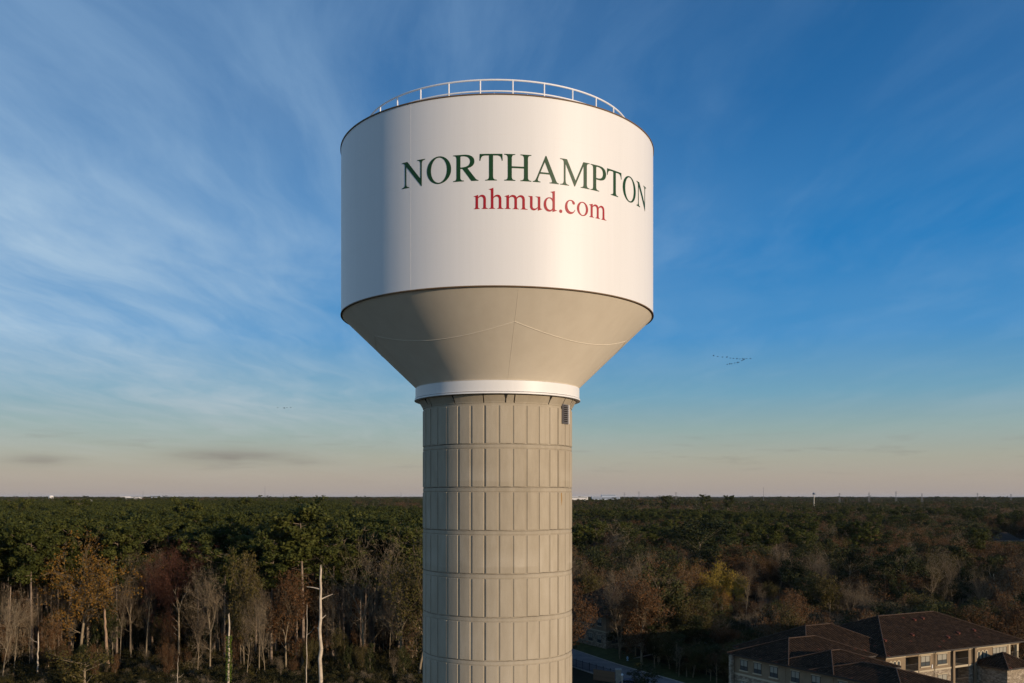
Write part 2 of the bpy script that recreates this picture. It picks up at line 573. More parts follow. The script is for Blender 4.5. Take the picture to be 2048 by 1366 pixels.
# ---- lettering, drawn as outlines on a 1000 unit em and wrapped round the shell
GLYPH = {
    'H': (722, "M19 662L296 662L296 643C235 640 209 625 209 553L209 359L513 359L513 553C513 625 487 640 426 643L426 662L702 662L702 643C641 640 615 625 615 553L615 109C615 37 641 22 702 19L702 0L424 0L424 19C487 22 513 37 513 109L513 315L209 315L209 109C209 37 235 22 298 19L298 0L19 0L19 19C80 22 107 37 107 109L107 553C107 625 80 640 19 643Z"),
    'N': (722, "M14 662L184 662L567 186L567 542C567 615 545 640 480 643L480 662L707 662L707 643C640 636 610 620 610 542L610 -11L594 -11L148 543L148 120C148 45 168 22 238 19L238 0L12 0L12 19C80 24 107 45 107 120L107 590C80 628 62 643 14 643Z"),
    'R': (667, "M17 662L294 662C455 662 559 600 559 486C559 392 490 342 385 322L582 62C610 30 632 22 659 19L659 0L482 0L252 313L204 312L204 109C204 37 228 22 294 19L294 0L17 0L17 19C80 22 102 40 102 109L102 553C102 625 78 640 17 643ZM204 590C204 615 215 624 245 624C370 626 447 580 447 487C447 395 370 351 240 349L204 349Z"),
    'T': (611, "M23 662L587 662L593 492L571 492C556 590 530 620 440 620L356 620L356 109C356 37 385 22 452 19L452 0L160 0L160 19C225 22 254 37 254 109L254 620L170 620C82 620 55 590 40 492L17 492Z"),
    'A': (722, "M346 674L367 674L615 103C643 40 660 22 706 19L706 0L451 0L451 19C500 21 517 32 517 55C517 70 510 88 502 108L454 216L199 216L157 108C149 88 145 72 145 58C145 33 165 21 213 19L213 0L15 0L15 19C62 25 85 45 118 124ZM216 257L435 257L326 516Z"),
    'M': (889, "M14 662L205 662L450 155L682 662L875 662L875 643C815 640 790 625 790 553L790 109C790 37 815 22 877 19L877 0L600 0L600 19C665 22 688 37 688 109L688 560L432 0L418 0L165 540L165 140C165 45 190 22 262 19L262 0L14 0L14 19C90 24 115 45 115 140L115 553C115 625 85 640 14 643Z"),
    'P': (556, "M16 662L297 662C450 662 542 598 542 482C542 350 440 293 290 293C260 293 235 294 202 297L202 109C202 37 228 22 297 19L297 0L16 0L16 19C80 22 100 40 100 109L100 553C100 625 78 640 16 643ZM202 588C202 615 212 625 245 625C370 625 430 575 430 479C430 380 365 333 250 333C235 333 220 334 202 336Z"),
    'n': (500, "M161 457L161 382C205 440 240 460 290 460C365 460 413 405 413 305L413 87C413 38 430 20 485 15L485 0L273 0L273 15C312 18 329 38 329 85L329 295C329 365 305 396 255 396C225 396 190 380 160 343L160 75C160 33 175 18 216 15L216 0L18 0L18 15C60 18 76 35 76 80L76 350C76 395 60 405 18 398L18 414L153 459Z"),
    'h': (500, "M157 683L157 382C200 440 240 460 290 460C365 460 413 405 413 305L413 87C413 38 430 20 485 15L485 0L275 0L275 15C312 18 329 38 329 85L329 295C329 365 305 396 255 396C225 396 187 380 157 343L157 75C157 33 172 18 213 15L213 0L10 0L10 15C55 18 73 35 73 80L73 560C73 615 55 628 10 622L10 638Z"),
    'm': (778, "M161 457L161 385C205 440 235 460 285 460C350 460 395 425 410 375C455 440 500 460 548 460C630 460 677 405 677 300L677 87C677 38 695 20 768 15L768 0L540 0L540 15C578 18 593 38 593 85L593 290C593 365 570 396 520 396C490 396 450 380 419 335L419 82C419 35 435 18 482 15L482 0L275 0L275 15C318 18 335 38 335 85L335 290C335 365 310 396 258 396C228 396 190 380 160 343L160 75C160 33 175 18 216 15L216 0L18 0L18 15C60 18 76 35 76 80L76 350C76 395 60 405 18 398L18 414L153 459Z"),
    'u': (500, "M9 450L154 450L154 130C154 75 175 52 215 52C255 52 300 75 330 115L330 380C330 415 312 430 255 435L255 450L414 450L414 110C414 65 430 55 480 58L480 43L338 -9L330 -9L330 78C290 20 240 -10 190 -10C115 -10 70 45 70 125L70 375C70 415 55 432 9 435Z"),
    'd': (500, "M415 683L263 640L263 624C310 628 331 615 331 570L331 420C300 450 270 460 235 460C115 460 27 350 27 215C27 80 100 -10 215 -10C265 -10 300 10 331 52L331 -8L337 -10L491 42L491 58C430 55 415 65 415 110ZM331 120C315 75 285 50 245 50C170 50 115 125 115 245C115 350 160 425 225 425C280 425 331 370 331 300Z"),
    'c': (444, "M412 147L398 156C355 90 320 65 265 65C180 65 115 145 115 260C115 360 165 428 235 428C270 428 285 415 295 380C305 335 320 318 348 318C378 318 395 335 395 358C395 415 330 460 245 460C125 460 25 360 25 210C25 80 105 -10 215 -10C300 -10 365 45 412 147Z"),
    'O': (722, "O361 331 327 345O361 331 214 314"),
    'o': (500, "O250 225 221 235O250 225 132 203"),
    '.': (250, "O125 44 56 56"),
}


def contours(path):
    import re
    out, cur, pos = [], [], None
    for cmd, arg in re.findall(r'([MLCOZ])([^MLCOZ]*)', path):
        a = [float(q) for q in arg.split()]
        if cmd == 'M':
            cur = [(a[0], a[1])]
            pos = (a[0], a[1])
        elif cmd == 'L':
            n = max(1, int(math.hypot(a[0] - pos[0], a[1] - pos[1]) / 60))
            for k in range(1, n + 1):
                cur.append((pos[0] + (a[0] - pos[0]) * k / n, pos[1] + (a[1] - pos[1]) * k / n))
            pos = (a[0], a[1])
        elif cmd == 'C':
            p0 = pos
            for k in range(1, 9):
                t = k / 8
                s = 1 - t
                cur.append((s ** 3 * p0[0] + 3 * s * s * t * a[0] + 3 * s * t * t * a[2] + t ** 3 * a[4],
                            s ** 3 * p0[1] + 3 * s * s * t * a[1] + 3 * s * t * t * a[3] + t ** 3 * a[5]))
            pos = (a[4], a[5])
        elif cmd == 'O':
            out.append([(a[0] + a[2] * math.cos(2 * math.pi * k / 56), a[1] + a[3] * math.sin(2 * math.pi * k / 56)) for k in range(56)])
        elif cmd == 'Z':
            if math.hypot(cur[0][0] - cur[-1][0], cur[0][1] - cur[-1][1]) < 1:
                cur.pop()
            p0, p1 = cur[-1], cur[0]
            n = max(1, int(math.hypot(p1[0] - p0[0], p1[1] - p0[1]) / 60))
            for k in range(1, n):
                cur.append((p0[0] + (p1[0] - p0[0]) * k / n, p0[1] + (p1[1] - p0[1]) * k / n))
            out.append(cur)
    return out


def write(text, em, centre, zbase, mat):
    width = sum(GLYPH[c][0] for c in text) * em / 1000
    s0 = -width / 2
    for c in text:
        adv, path = GLYPH[c]
        vs2, es, edges = [], [], []
        for ct in contours(path):
            k = len(vs2)
            vs2 += [Vector(p) for p in ct]
            edges += [(k + i, k + (i + 1) % len(ct)) for i in range(len(ct))]
        cts = contours(path)
        res = delaunay_2d_cdt(vs2, edges, [], 1, 1e-3)
        ov = res[0]

        def inside(f):
            cx, cy = sum(ov[q].x for q in f) / len(f), sum(ov[q].y for q in f) / len(f)
            hit = False
            for ct in cts:
                for i in range(len(ct)):
                    (xa, ya), (xb, yb) = ct[i - 1], ct[i]
                    if (ya > cy) != (yb > cy) and cx < (xb - xa) * (cy - ya) / (yb - ya) + xa:
                        hit = not hit
            return hit
        of = [f for f in res[2] if inside(f)]
        V = []
        for p in ov:
            th = centre + (s0 + p.x * em / 1000) / RT
            V.append(cyl(th, RT + 0.010, zbase + p.y * em / 1000))
        me = bpy.data.meshes.new('letter')
        me.from_pydata(V, [], [tuple(f) for f in of])
        me.materials.append(mat)
        link('letter', me, wall)
        s0 += adv * em / 1000


write('NORTHAMPTON', 1.95, R(16.7), CAM_Z + 15.25, M_GREEN)
write('nhmud.com', 1.495, R(16.2), CAM_Z + 13.88, M_RED)

# ---- concrete column: core, flare, proud panels in lifts
m = MB()
m.lathe([(RC - 0.020, -0.2), (RC - 0.020, Z_COL)], 144)
column = m.build('column', M_CONC2, tower)
Z_F1 = Z_K0 - 0.03
for a0, a1 in ((-31.5, -9), (-9, 6.6), (6.6, 12.8), (12.8, 41), (41, 57), (57, 74), (74, 96), (96, 124), (124, 152), (152, 180), (180, 208), (208, 236), (236, 258), (258, 278), (278, 303), (303, 328.5)):
    m = MB()
    n = max(2, int((a1 - a0) / 3))
    g = 0.45
    outer = [R(a0 + g + (a1 - a0 - 2 * g) * k / n) for k in range(n + 1)]
    prof = [(RC - 0.1, Z_COL - 0.03), (RC + 0.01, Z_COL - 0.02), (RC + 0.03, Z_COL + 0.05), (RC + 0.24, Z_F1), (RC - 0.1, Z_F1)]
    rings = [[cyl(t, r, z) for t in outer] for r, z in prof]
    for i in range(len(rings) - 1):
        m.grid(rings[i:i + 2], False, True)
    m.poly([rr_[0] for rr_ in rings])
    m.poly([rr_[-1] for rr_ in rings][::-1])
    m.build('flare_block', M_CONC, tower)
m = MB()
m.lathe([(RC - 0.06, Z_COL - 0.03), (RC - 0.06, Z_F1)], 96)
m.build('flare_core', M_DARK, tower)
for a, w in ((-62, 0.10), (-31.5, 0.05), (6.6, 0.09), (41, 0.09), (70, 0.05)):
    m = MB()
    t = R(a)
    s = w / RC
    m.poly([cyl(t - s, RC + 0.25, Z_F1), cyl(t + s, RC + 0.25, Z_F1), cyl(t, RC + 0.035, Z_COL + 0.06)])
    for q in (-s, s):
        m.poly([cyl(t + q, RC + 0.25, Z_F1), cyl(t, RC + 0.035, Z_COL + 0.06), cyl(t, RC + 0.10, Z_F1)])
    m.build('form_tie_notch', M_DARK, tower)

PITCH = 2.313
JOINTS = [Z_COL - 0.02 - 2.19 - PITCH * k for k in range(17)]      # bottom joint of each lift
PZ = 2.04


def panel(w_deg, h, r0, r1, n=3, bev=0.022):
    m = MB()
    a = R(w_deg) / 2
    ang = [-a + 2 * a * k / n for k in range(n + 1)]
    b_ = bev / RC
    angi = [-(a - b_) + 2 * (a - b_) * k / n for k in range(n + 1)]
    lo = [[cyl(t, r0, z) for t in ang] for z in (0, h)]
    hi = [[cyl(t, r1, z) for t in angi] for z in (bev, h - bev)]
    m.grid([hi[0], hi[1]], False, True)
    m.grid([lo[0], hi[0]], False, False)
    m.grid([hi[1], lo[1]], False, False)
    m.grid([[lo[0][0], lo[1][0]], [hi[0][0], hi[1][0]]], False, False)
    m.grid([[hi[0][-1], hi[1][-1]], [lo[0][-1], lo[1][-1]]], False, False)
    return m


pmesh = panel(8.5, PZ, RC - 0.05, RC + 0.016).mesh('panel', M_CONC)
A0 = -3.3
for i in range(7):
    for k in range(36):
        o = link('panel', pmesh, column, (0, 0, JOINTS[i] + 0.03), R(A0 + 10 * k))
rest = MB()
for i in range(7, 17):
    for k in range(36):
        src = panel(8.5, PZ, RC - 0.05, RC + 0.016)
        Mx = Matrix.Translation((0, 0, max(JOINTS[i] + 0.03, -0.1))) @ Matrix.Rotation(R(A0 + 10 * k), 4, 'Z')
        base = len(rest.v)
        rest.v += [tuple(Mx @ Vector(p)) for p in src.v]
        rest.f += [tuple(base + q for q in f) for f in src.f]
        rest.uv += src.uv
        rest.sm += src.sm
tag(rest.build('panel', M_CONC, column), kind='stuff')
for i in range(16):
    m = MB()
    z = JOINTS[i]
    r_ = RC - 0.019
    n = 180
    tops, bots = [], []
    for j in range(n):
        t = 2 * math.pi * j / n
        wv_ = 0.018 * math.sin(7 * t + i) + random.uniform(-0.012, 0.012)
        tops.append(cyl(t, r_ + 0.006, z + 0.012 + wv_))
        bots.append(cyl(t, r_ + 0.006, z - 0.014 + wv_ * 0.6))
    m.grid([bots, tops], True, True)
    m.build('lift_joint', M_SOOT, column)
    mm = MB()
    mm.lathe([(r_ + 0.004, z - 0.21), (r_ + 0.020, z - 0.20), (r_ + 0.020, z - 0.05), (r_ + 0.004, z - 0.04)], 144)
    mm.build('lift_band', M_CONC2, column)
# form joints every fourth panel: a dark slot and tie discs
slot = MB()
slot.box(-0.013, 0.013, -(RC - 0.013), -(RC - 0.05), 0, PZ)
slot = slot.mesh('form_joint', M_SOOT)
disc = MB()
ctr = [(0.035 * math.cos(q * math.pi / 4), 0.035 * math.sin(q * math.pi / 4)) for q in range(8)]
disc.poly([(x, -(RC - 0.02), z) for x, z in ctr][::-1])
disc.grid([[(x, -(RC - 0.06), z) for x, z in ctr], [(x, -(RC - 0.02), z) for x, z in ctr]], True, False)
disc = disc.mesh('tie_plug', M_CONC2)
for i in range(7):
    for k in range(18):
        if k % 3 == 0:
            link('form_joint', slot, column, (0, 0, JOINTS[i] + 0.03), R(A0 - 5 + 20 * k))
        link('tie_plug', disc, column, (0, 0, JOINTS[i] + 1.02), R(A0 - 5 + 20 * k))
# rust run below a tie on the lit side
m = MB()
t = R(56)
m.poly([cyl(t - 0.012, RC + 0.016, JOINTS[2] + 2.02), cyl(t + 0.012, RC + 0.016, JOINTS[2] + 2.05), cyl(t + 0.02, RC + 0.016, JOINTS[2] + 1.6), cyl(t + 0.004, RC + 0.016, JOINTS[2] + 1.3)])
m.build('rust_stain', M_RUST, column)

# louvred vent high on the lit side
M_LOUV = material('grey_louvre', (0.16, 0.15, 0.15), 0.5, 0.4)
vent = MB()
vent.box(-0.38, 0.38, -0.02, 0.02, 0.0, 1.02)
ventth = R(61.3)
vpos = cyl(ventth, RC + 0.02, Z_COL - 0.95)
louver = vent.build('vent', M_DARK, tower, vpos, ventth)
m = MB()
m.box(0.32, 0.38, -0.10, 0.02, -0.03, 1.05)
m.build('vent_flange', M_RAIL, louver)
m = MB()
m.box(-0.38, -0.33, -0.06, 0.02, -0.03, 1.05)
m.box(-0.33, 0.31, -0.06, 0.02, 1.0, 1.05)
m.box(-0.33, 0.31, -0.06, 0.02, -0.03, 0.0)
m.build('vent_frame', M_LOUV, louver)
ls = MB()
Ms = Matrix.Rotation(R(38), 4, 'X')
ls.box(-0.33, 0.31, -0.06, 0.06, -0.006, 0.006, Ms)
ls = ls.mesh('slat', M_LOUV)
for k in range(9):
    link('slat', ls, louver, (0, -0.045, 0.06 + 0.11 * k))

# ------------------------------------------------------------------ ground
def ground_mat(n, p):
    g = n.n('ShaderNodeNewGeometry').outputs['Position']
    a = n.noise(g, 0.05, 6, 0.6)
    c_ = n.noise(g, 0.9, 6, 0.7)
    c = n.ramp(n.math('MULTIPLY_ADD', c_, 0.5, n.math('MULTIPLY', a, 0.5)), [(0.35, (0.016, 0.014, 0.008)), (0.5, (0.025, 0.022, 0.011)), (0.68, (0.030, 0.031, 0.012))])
    n.put(p.inputs['Base Color'], c)


M_GROUND = material('ground_litter', (0.05, 0.045, 0.025), 0.95, 0.1, build=ground_mat)
m = MB()
S = 45000
m.poly([(-S, -9000, 0), (S, -9000, 0), (S, S, 0), (-S, S, 0)])
tag(m.build('ground', M_GROUND), 'wide flat ground of leaf litter and rough grass under the woods', kind='structure')
M_GRAVEL = material('pale_gravel', (0.22, 0.2, 0.17), 0.95, 0.1, var=0.3, scale=3)
m = MB()
m.poly([(TX - 16, D0 - 14, 0.004), (TX + 20, D0 - 14, 0.004), (TX + 20, D0 + 16, 0.004), (TX - 16, D0 + 16, 0.004)])
tag(m.build('gravel_yard', M_GRAVEL), 'pale gravel yard round the foot of the water tower', kind='structure')


# ------------------------------------------------------------------ trees: kinds are made once, then copied
def leaf_mat(name, stops, tint=0.35):
    def bld(n, p):
        isl = n.n('ShaderNodeNewGeometry').outputs['Random Per Island']
        ob = n.n('ShaderNodeObjectInfo').outputs['Random']
        f = n.math('ADD', n.math('MULTIPLY', isl, 1 - tint), n.math('MULTIPLY', ob, tint))
        n.put(p.inputs['Base Color'], n.ramp(f, stops))
    return material(name, stops[0][1], 0.75, 0.15, build=bld)


M_NEEDLE = leaf_mat('pine_needles', [(0.1, (0.022, 0.030, 0.006)), (0.5, (0.048, 0.055, 0.010)), (0.95, (0.080, 0.082, 0.016))], 0.5)
M_OAKLEAF = leaf_mat('evergreen_leaves', [(0.1, (0.0161, 0.0211, 0.0062)), (0.5, (0.0341, 0.0384, 0.0105)), (0.95, (0.0589, 0.0558, 0.0161))], 0.5)
M_OLIVE = leaf_mat('olive_leaves', [(0.1, (0.0324, 0.0302, 0.0072)), (0.5, (0.0562, 0.0475, 0.0108)), (0.95, (0.0828, 0.0605, 0.0144))], 0.5)
M_RUSTY = leaf_mat('rust_leaves', [(0.1, (0.060, 0.028, 0.011)), (0.5, (0.098, 0.046, 0.016)), (0.95, (0.135, 0.068, 0.024))], 0.5)
M_ORANGE = leaf_mat('orange_leaves', [(0.1, (0.1061, 0.0498, 0.0093)), (0.5, (0.1724, 0.0828, 0.0119)), (0.95, (0.1989, 0.1160, 0.0199))], 0.3)
M_YELLOW = leaf_mat('yellow_leaves', [(0.1, (0.1870, 0.1275, 0.0153)), (0.5, (0.2890, 0.1955, 0.0238)), (0.95, (0.3230, 0.2380, 0.0340))], 0.3)
M_TWIG = leaf_mat('brown_twigs', [(0.1, (0.1275, 0.0935, 0.0561)), (0.5, (0.1870, 0.1403, 0.0850)), (0.95, (0.2635, 0.2040, 0.1275))], 0.7)
M_REDTWIG = leaf_mat('reddish_twigs', [(0.1, (0.0780, 0.0300, 0.0180)), (0.5, (0.1020, 0.0450, 0.0270)), (0.95, (0.1200, 0.0600, 0.0360))], 0.5)
M_BRUSH = leaf_mat('brush_leaves', [(0.1, (0.014, 0.016, 0.005)), (0.5, (0.030, 0.028, 0.008)), (0.95, (0.058, 0.044, 0.012))], 0.5)
M_BARK = material('grey_bark', (0.25, 0.195, 0.125), 0.9, 0.1, var=0.35, scale=1.5)
M_PINEBARK = material('pine_bark', (0.24, 0.18, 0.13), 0.9, 0.1, var=0.35, scale=1.5)
M_DEAD = material('bleached_dead_wood', (0.52, 0.43, 0.32), 0.85, 0.15, var=0.25, scale=1.2)


def tris(cent, nrm, size, rng):
    """one loose triangle per centre, facing nrm, random spin"""
    n = len(cent)
    nrm = nrm / (np.linalg.norm(nrm, axis=1, keepdims=True) + 1e-9)
    t = rng.normal(size=(n, 3))
    a = np.cross(nrm, t)
    a /= np.linalg.norm(a, axis=1, keepdims=True) + 1e-9
    b_ = np.cross(nrm, a)
    size = np.asarray(size).reshape(-1, 1) * np.ones((n, 1))
    w = rng.uniform(0.55, 1.0, (n, 1))
    V = np.stack([cent + a * size, cent - a * size * 0.5 + b_ * size * 0.8 * w, cent - a * size * 0.5 - b_ * size * 0.8 * w], 1).reshape(-1, 3)
    return V, np.arange(3 * n, dtype=np.int32).reshape(-1, 3)


class Tube:
    """many tapered three or more sided tubes as triangles"""
    def __init__(self, n=3):
        self.n, self.V, self.F = n, [], []

    def seg(self, p, q, r0, r1):
        d = np.asarray(q, float) - np.asarray(p, float)
        L = np.linalg.norm(d)
        if L < 1e-6:
            return
        d /= L
        s = np.cross(d, (0.0, 0.0, 1.0) if abs(d[2]) < 0.95 else (1.0, 0, 0))
        s /= np.linalg.norm(s)
        t = np.cross(s, d)
        k = len(self.V)
        n = self.n
        for c, r in ((p, r0), (q, r1)):
            for i in range(n):
                a = 2 * math.pi * i / n
                self.V.append(np.asarray(c) + (s * math.cos(a) + t * math.sin(a)) * r)
        for i in range(n):
            j = (i + 1) % n
            self.F += [(k + i, k + j, k + n + j), (k + i, k + n + j, k + n + i)]

    def path(self, pts, r0, r1):
        m_ = len(pts) - 1
        for i in range(m_):
            self.seg(pts[i], pts[i + 1], r0 + (r1 - r0) * i / m_, r0 + (r1 - r0) * (i + 1) / m_)

    def arr(self):
        return np.array(self.V), np.array(self.F, dtype=np.int32)


def clusters(rng, cents, rad, flat, per, size, out=0.9):
    """leafy clumps: shells of small faces round each centre"""
    C_, N_ = [], []
    for c, r in zip(cents, rad):
        k = per
        d = rng.normal(size=(k, 3))
        d /= np.linalg.norm(d, axis=1, keepdims=True)
        rr_ = r * rng.uniform(0.45, 1.05, (k, 1))
        C_.append(c + d * rr_ * np.array([1, 1, flat]))
        N_.append(d * out + rng.normal(size=(k, 3)) * 0.6 + np.array([0, 0, 0.25]))
    C_, N_ = np.concatenate(C_), np.concatenate(N_)
    return tris(C_, N_, size * rng.uniform(0.6, 1.25, len(C_)), rng)


def make_pine(seed, H, crown_at, Rc, dens=1.0):
    rng = np.random.default_rng(seed)
    T = Tube(6)
    lean = rng.normal(size=2) * 0.012 * H
    pts = [np.array([lean[0] * t * t + 0.12 * math.sin(5 * t + seed), lean[1] * t * t, H * t]) for t in np.linspace(0, 1, 9)]
    T.path(pts, 0.26, 0.05)
    Bt = Tube(3)
    cents, rads = [], []
    z0 = H * crown_at
    nb = int(34 * dens)
    for i in range(nb):
        t = (i + rng.uniform(0, 1)) / nb
        z = z0 + (H - z0) * t
        prof = math.sin(math.pi * min(1, 0.20 + 0.80 * (1 - t) ** 0.75)) ** 0.6 if t > 0.05 else 0.7
        L = Rc * max(0.16, prof) * rng.uniform(0.55, 1.15)
        az = rng.uniform(0, 2 * math.pi)
        up = rng.uniform(0.05, 0.45) + 0.3 * t
        base = np.array([lean[0] * (z / H) ** 2, lean[1] * (z / H) ** 2, z])
        tip = base + np.array([math.cos(az) * L, math.sin(az) * L, L * up])
        mid_ = (base + tip) / 2 + np.array([0, 0, -0.10 * L])
        Bt.path([base, mid_, tip], 0.07, 0.02)
        for s in np.linspace(0.45, 1.0, 2 + int(L > 2.2)):
            cents.append(base + (tip - base) * s + rng.normal(size=3) * 0.3)
            rads.append(rng.uniform(0.75, 1.35) * (0.75 + 0.25 * s))
    for i in range(9):                        # dead lower limbs
        z = z0 * rng.uniform(0.6, 1.0)
        az = rng.uniform(0, 2 * math.pi)
        L = rng.uniform(0.8, 2.4)
        base = np.array([0, 0, z])
        Bt.path([base, base + np.array([math.cos(az) * L, math.sin(az) * L, L * 0.25])], 0.05, 0.015)
    V, Fc = clusters(rng, cents, rads, 0.72, 80, 0.30)
    k = H / V[:, 2].max()
    (tv, tf), (bv, bf) = T.arr(), Bt.arr()
    z_ = np.array([1, 1, k])
    return (tv * z_, tf), (bv * z_, bf), (V * z_, Fc)


def grow(T, L, rng, p, d, length, r, depth, tips, spread, kink):
    """recursive limbs"""
    n = 3 if depth > 1 else 2
    q = np.array(p, float)
    for i in range(n):
        d = d + rng.normal(size=3) * kink + np.array([0, 0, 0.05])
        d /= np.linalg.norm(d)
        q2 = q + d * length / n
        r2 = r * (0.86 if depth > 0 else 0.6)
        (T if r > 0.055 else L).seg(q, q2, r, r2)
        q, r = q2, r2
        if depth > 0 and i < n - 1 and rng.random() < 0.75:
            a = rng.normal(size=3)
            a -= a.dot(d) * d
            a /= np.linalg.norm(a)
            sd_ = d * math.cos(spread) + a * math.sin(spread)
            grow(T, L, rng, q, sd_, length * rng.uniform(0.5, 0.75), r * 0.66, depth - 1, tips, spread, kink)
    if depth > 0:
        k = 3 if rng.random() < 0.45 else 2
        for j in range(k):
            a = rng.normal(size=3)
            a -= a.dot(d) * d
            a /= np.linalg.norm(a)
            sp = spread * rng.uniform(0.45, 1.0)
            grow(T, L, rng, q, d * math.cos(sp) + a * math.sin(sp), length * rng.uniform(0.62, 0.9), r * 0.78, depth - 1, tips, spread, kink)
    else:
        tips.append(q)


def make_bare(seed, H, Rfac=1.0, depth=4, r0=0.24, leaves=0, lsize=0.22, fork=0.42, keep=1.0, shape=None):
    rng = np.random.default_rng(seed)
    T, L, tips = Tube(5), Tube(3), []
    base = H * fork
    sway = rng.normal(size=2) * 0.03 * H
    pts = [np.array([sway[0] * t * t, sway[1] * t * t, base * t]) for t in np.linspace(0, 1, 5)]
    T.path(pts, r0, r0 * 0.72)
    top = pts[-1]
    k = 3 + int(rng.random() < 0.4)
    a0 = rng.uniform(0, 6.28)
    for j in range(k):
        az = a0 + 2 * math.pi * j / k + rng.normal() * 0.3
        tilt = rng.uniform(0.25, 0.6) * Rfac
        d = np.array([math.cos(az) * math.sin(tilt), math.sin(az) * math.sin(tilt), math.cos(tilt)])
        grow(T, L, rng, top, d, H * 0.185 * rng.uniform(0.75, 1.2), r0 * 0.5, depth, tips, 0.62 * Rfac ** 0.5, 0.13)
    for j in range(3):                         # low side limbs
        z = rng.uniform(0.55, 0.95)
        az = rng.uniform(0, 6.28)
        d = np.array([math.cos(az), math.sin(az), 0.75])
        grow(T, L, rng, pts[-1] * z, d / np.linalg.norm(d), H * 0.10, 0.07, 3, tips, 0.7, 0.2)
    tips = np.array(tips)
    # bring the crown to the wished height
    s = H / max(tips[:, 2].max(), 1)
    tv, tf = T.arr()
    lv, lf = L.arr()
    tv, lv, tips = tv * [1, 1, s], lv * [1, 1, s], tips * [1, 1, s]
    # twig haze: short thin blades round the tips
    sel = tips[rng.random(len(tips)) < keep]
    c = np.repeat(sel, 2, 0) + rng.normal(size=(len(sel) * 2, 3)) * 0.15
    dirs = rng.normal(size=c.shape) + np.array([0, 0, 0.8])
    dirs /= np.linalg.norm(dirs, axis=1, keepdims=True)
    sidev = np.cross(dirs, rng.normal(size=c.shape))
    sidev /= np.linalg.norm(sidev, axis=1, keepdims=True)
    ln = rng.uniform(0.35, 0.95, (len(c), 1))
    V = np.stack([c - sidev * 0.022, c + sidev * 0.022, c + dirs * ln], 1).reshape(-1, 3)
    Fc = np.arange(len(V), dtype=np.int32).reshape(-1, 3)
    lf2 = np.concatenate([lf, Fc + len(lv)])
    lv2 = np.concatenate([lv, V])
    leaf = None
    if leaves:
        c = tips[rng.integers(0, len(tips), leaves)] + rng.normal(size=(leaves, 3)) * 0.38
        leaf = tris(c, rng.normal(size=(leaves, 3)) + [0, 0, 0.3], lsize * rng.uniform(0.6, 1.3, leaves), rng)
    return (tv, tf), (lv2, lf2), leaf


def make_round(seed, H, Rc, per=85, size=0.26, low=0.32, nclump=46, flat=0.8):
    """leafy broad crown in uneven lobes"""
    rng = np.random.default_rng(seed)
    T, Bt = Tube(6), Tube(3)
    pts = [np.array([0.1 * math.sin(3 * t + seed), 0.1 * math.cos(4 * t), H * 0.75 * t]) for t in np.linspace(0, 1, 6)]
    T.path(pts, 0.22, 0.08)
    cents, rads = [], []
    lob = rng.normal(size=(7, 3)) * [Rc * 0.42, Rc * 0.42, H * 0.13] + [0, 0, H * 0.68]
    for i in range(nclump):
        if i % 3:
            c = lob[i % 7] + rng.normal(size=3) * [Rc * 0.25, Rc * 0.25, H * 0.09]
        else:
            a, z = rng.uniform(0, 6.28), rng.uniform(low, 0.95)
            rr_ = Rc * math.sqrt(max(0.05, 1 - ((z - 0.55) / 0.48) ** 2)) * rng.uniform(0.4, 0.95)
            c = np.array([math.cos(a) * rr_, math.sin(a) * rr_, z * H])
        c[2] = min(max(c[2], H * low), H * 0.95)
        cents.append(c)
        rads.append(rng.uniform(0.7, 1.35) * Rc / 3.6)
        if i % 2:
            z = max(0.2, c[2] / H - 0.2) * H
            Bt.path([np.array([0, 0, min(z, H * 0.7)]), c], 0.06, 0.02)
    return T.arr(), Bt.arr(), clusters(rng, cents, rads, flat, per, size)


def to_meshes(name, parts, mats, trunk=1):
    """parts -> trunk mesh, crown mesh (branches + leaves)"""
    (tv, tf), (bv, bf), leaf = parts
    tm = mesh_np(name + '_trunk', tv, tf, [mats[0]], smooth=True)
    if leaf is None:
        return tm, mesh_np(name + '_crown', bv, bf, [mats[1]])
    V = np.concatenate([bv, leaf[0]])
    Fc = np.concatenate([bf, leaf[1] + len(bv)])
    mi = np.concatenate([np.zeros(len(bf), int), np.ones(len(leaf[1]), int)])
    return tm, mesh_np(name + '_crown', V, Fc, [mats[1], mats[2]], mi)


def whole(name, parts, mats):
    (tv, tf), (bv, bf), leaf = parts
    Vs, Fs, Ms_ = [tv, bv], [tf, bf + len(tv)], [np.zeros(len(tf), int), np.ones(len(bf), int)]
    if leaf is not None:
        Vs.append(leaf[0])
        Fs.append(leaf[1] + len(tv) + len(bv))
        Ms_.append(np.full(len(leaf[1]), 2))
    return mesh_np(name, np.concatenate(Vs), np.concatenate(Fs), mats, np.concatenate(Ms_))


KIND = {}          # name -> list of (trunk mesh, crown mesh, whole mesh, height)


def reg(key, H, parts, mats, far=False):
    t, c = to_meshes(key, parts, mats)
    KIND.setdefault(key, []).append((t, c, whole(key, parts, mats), H))


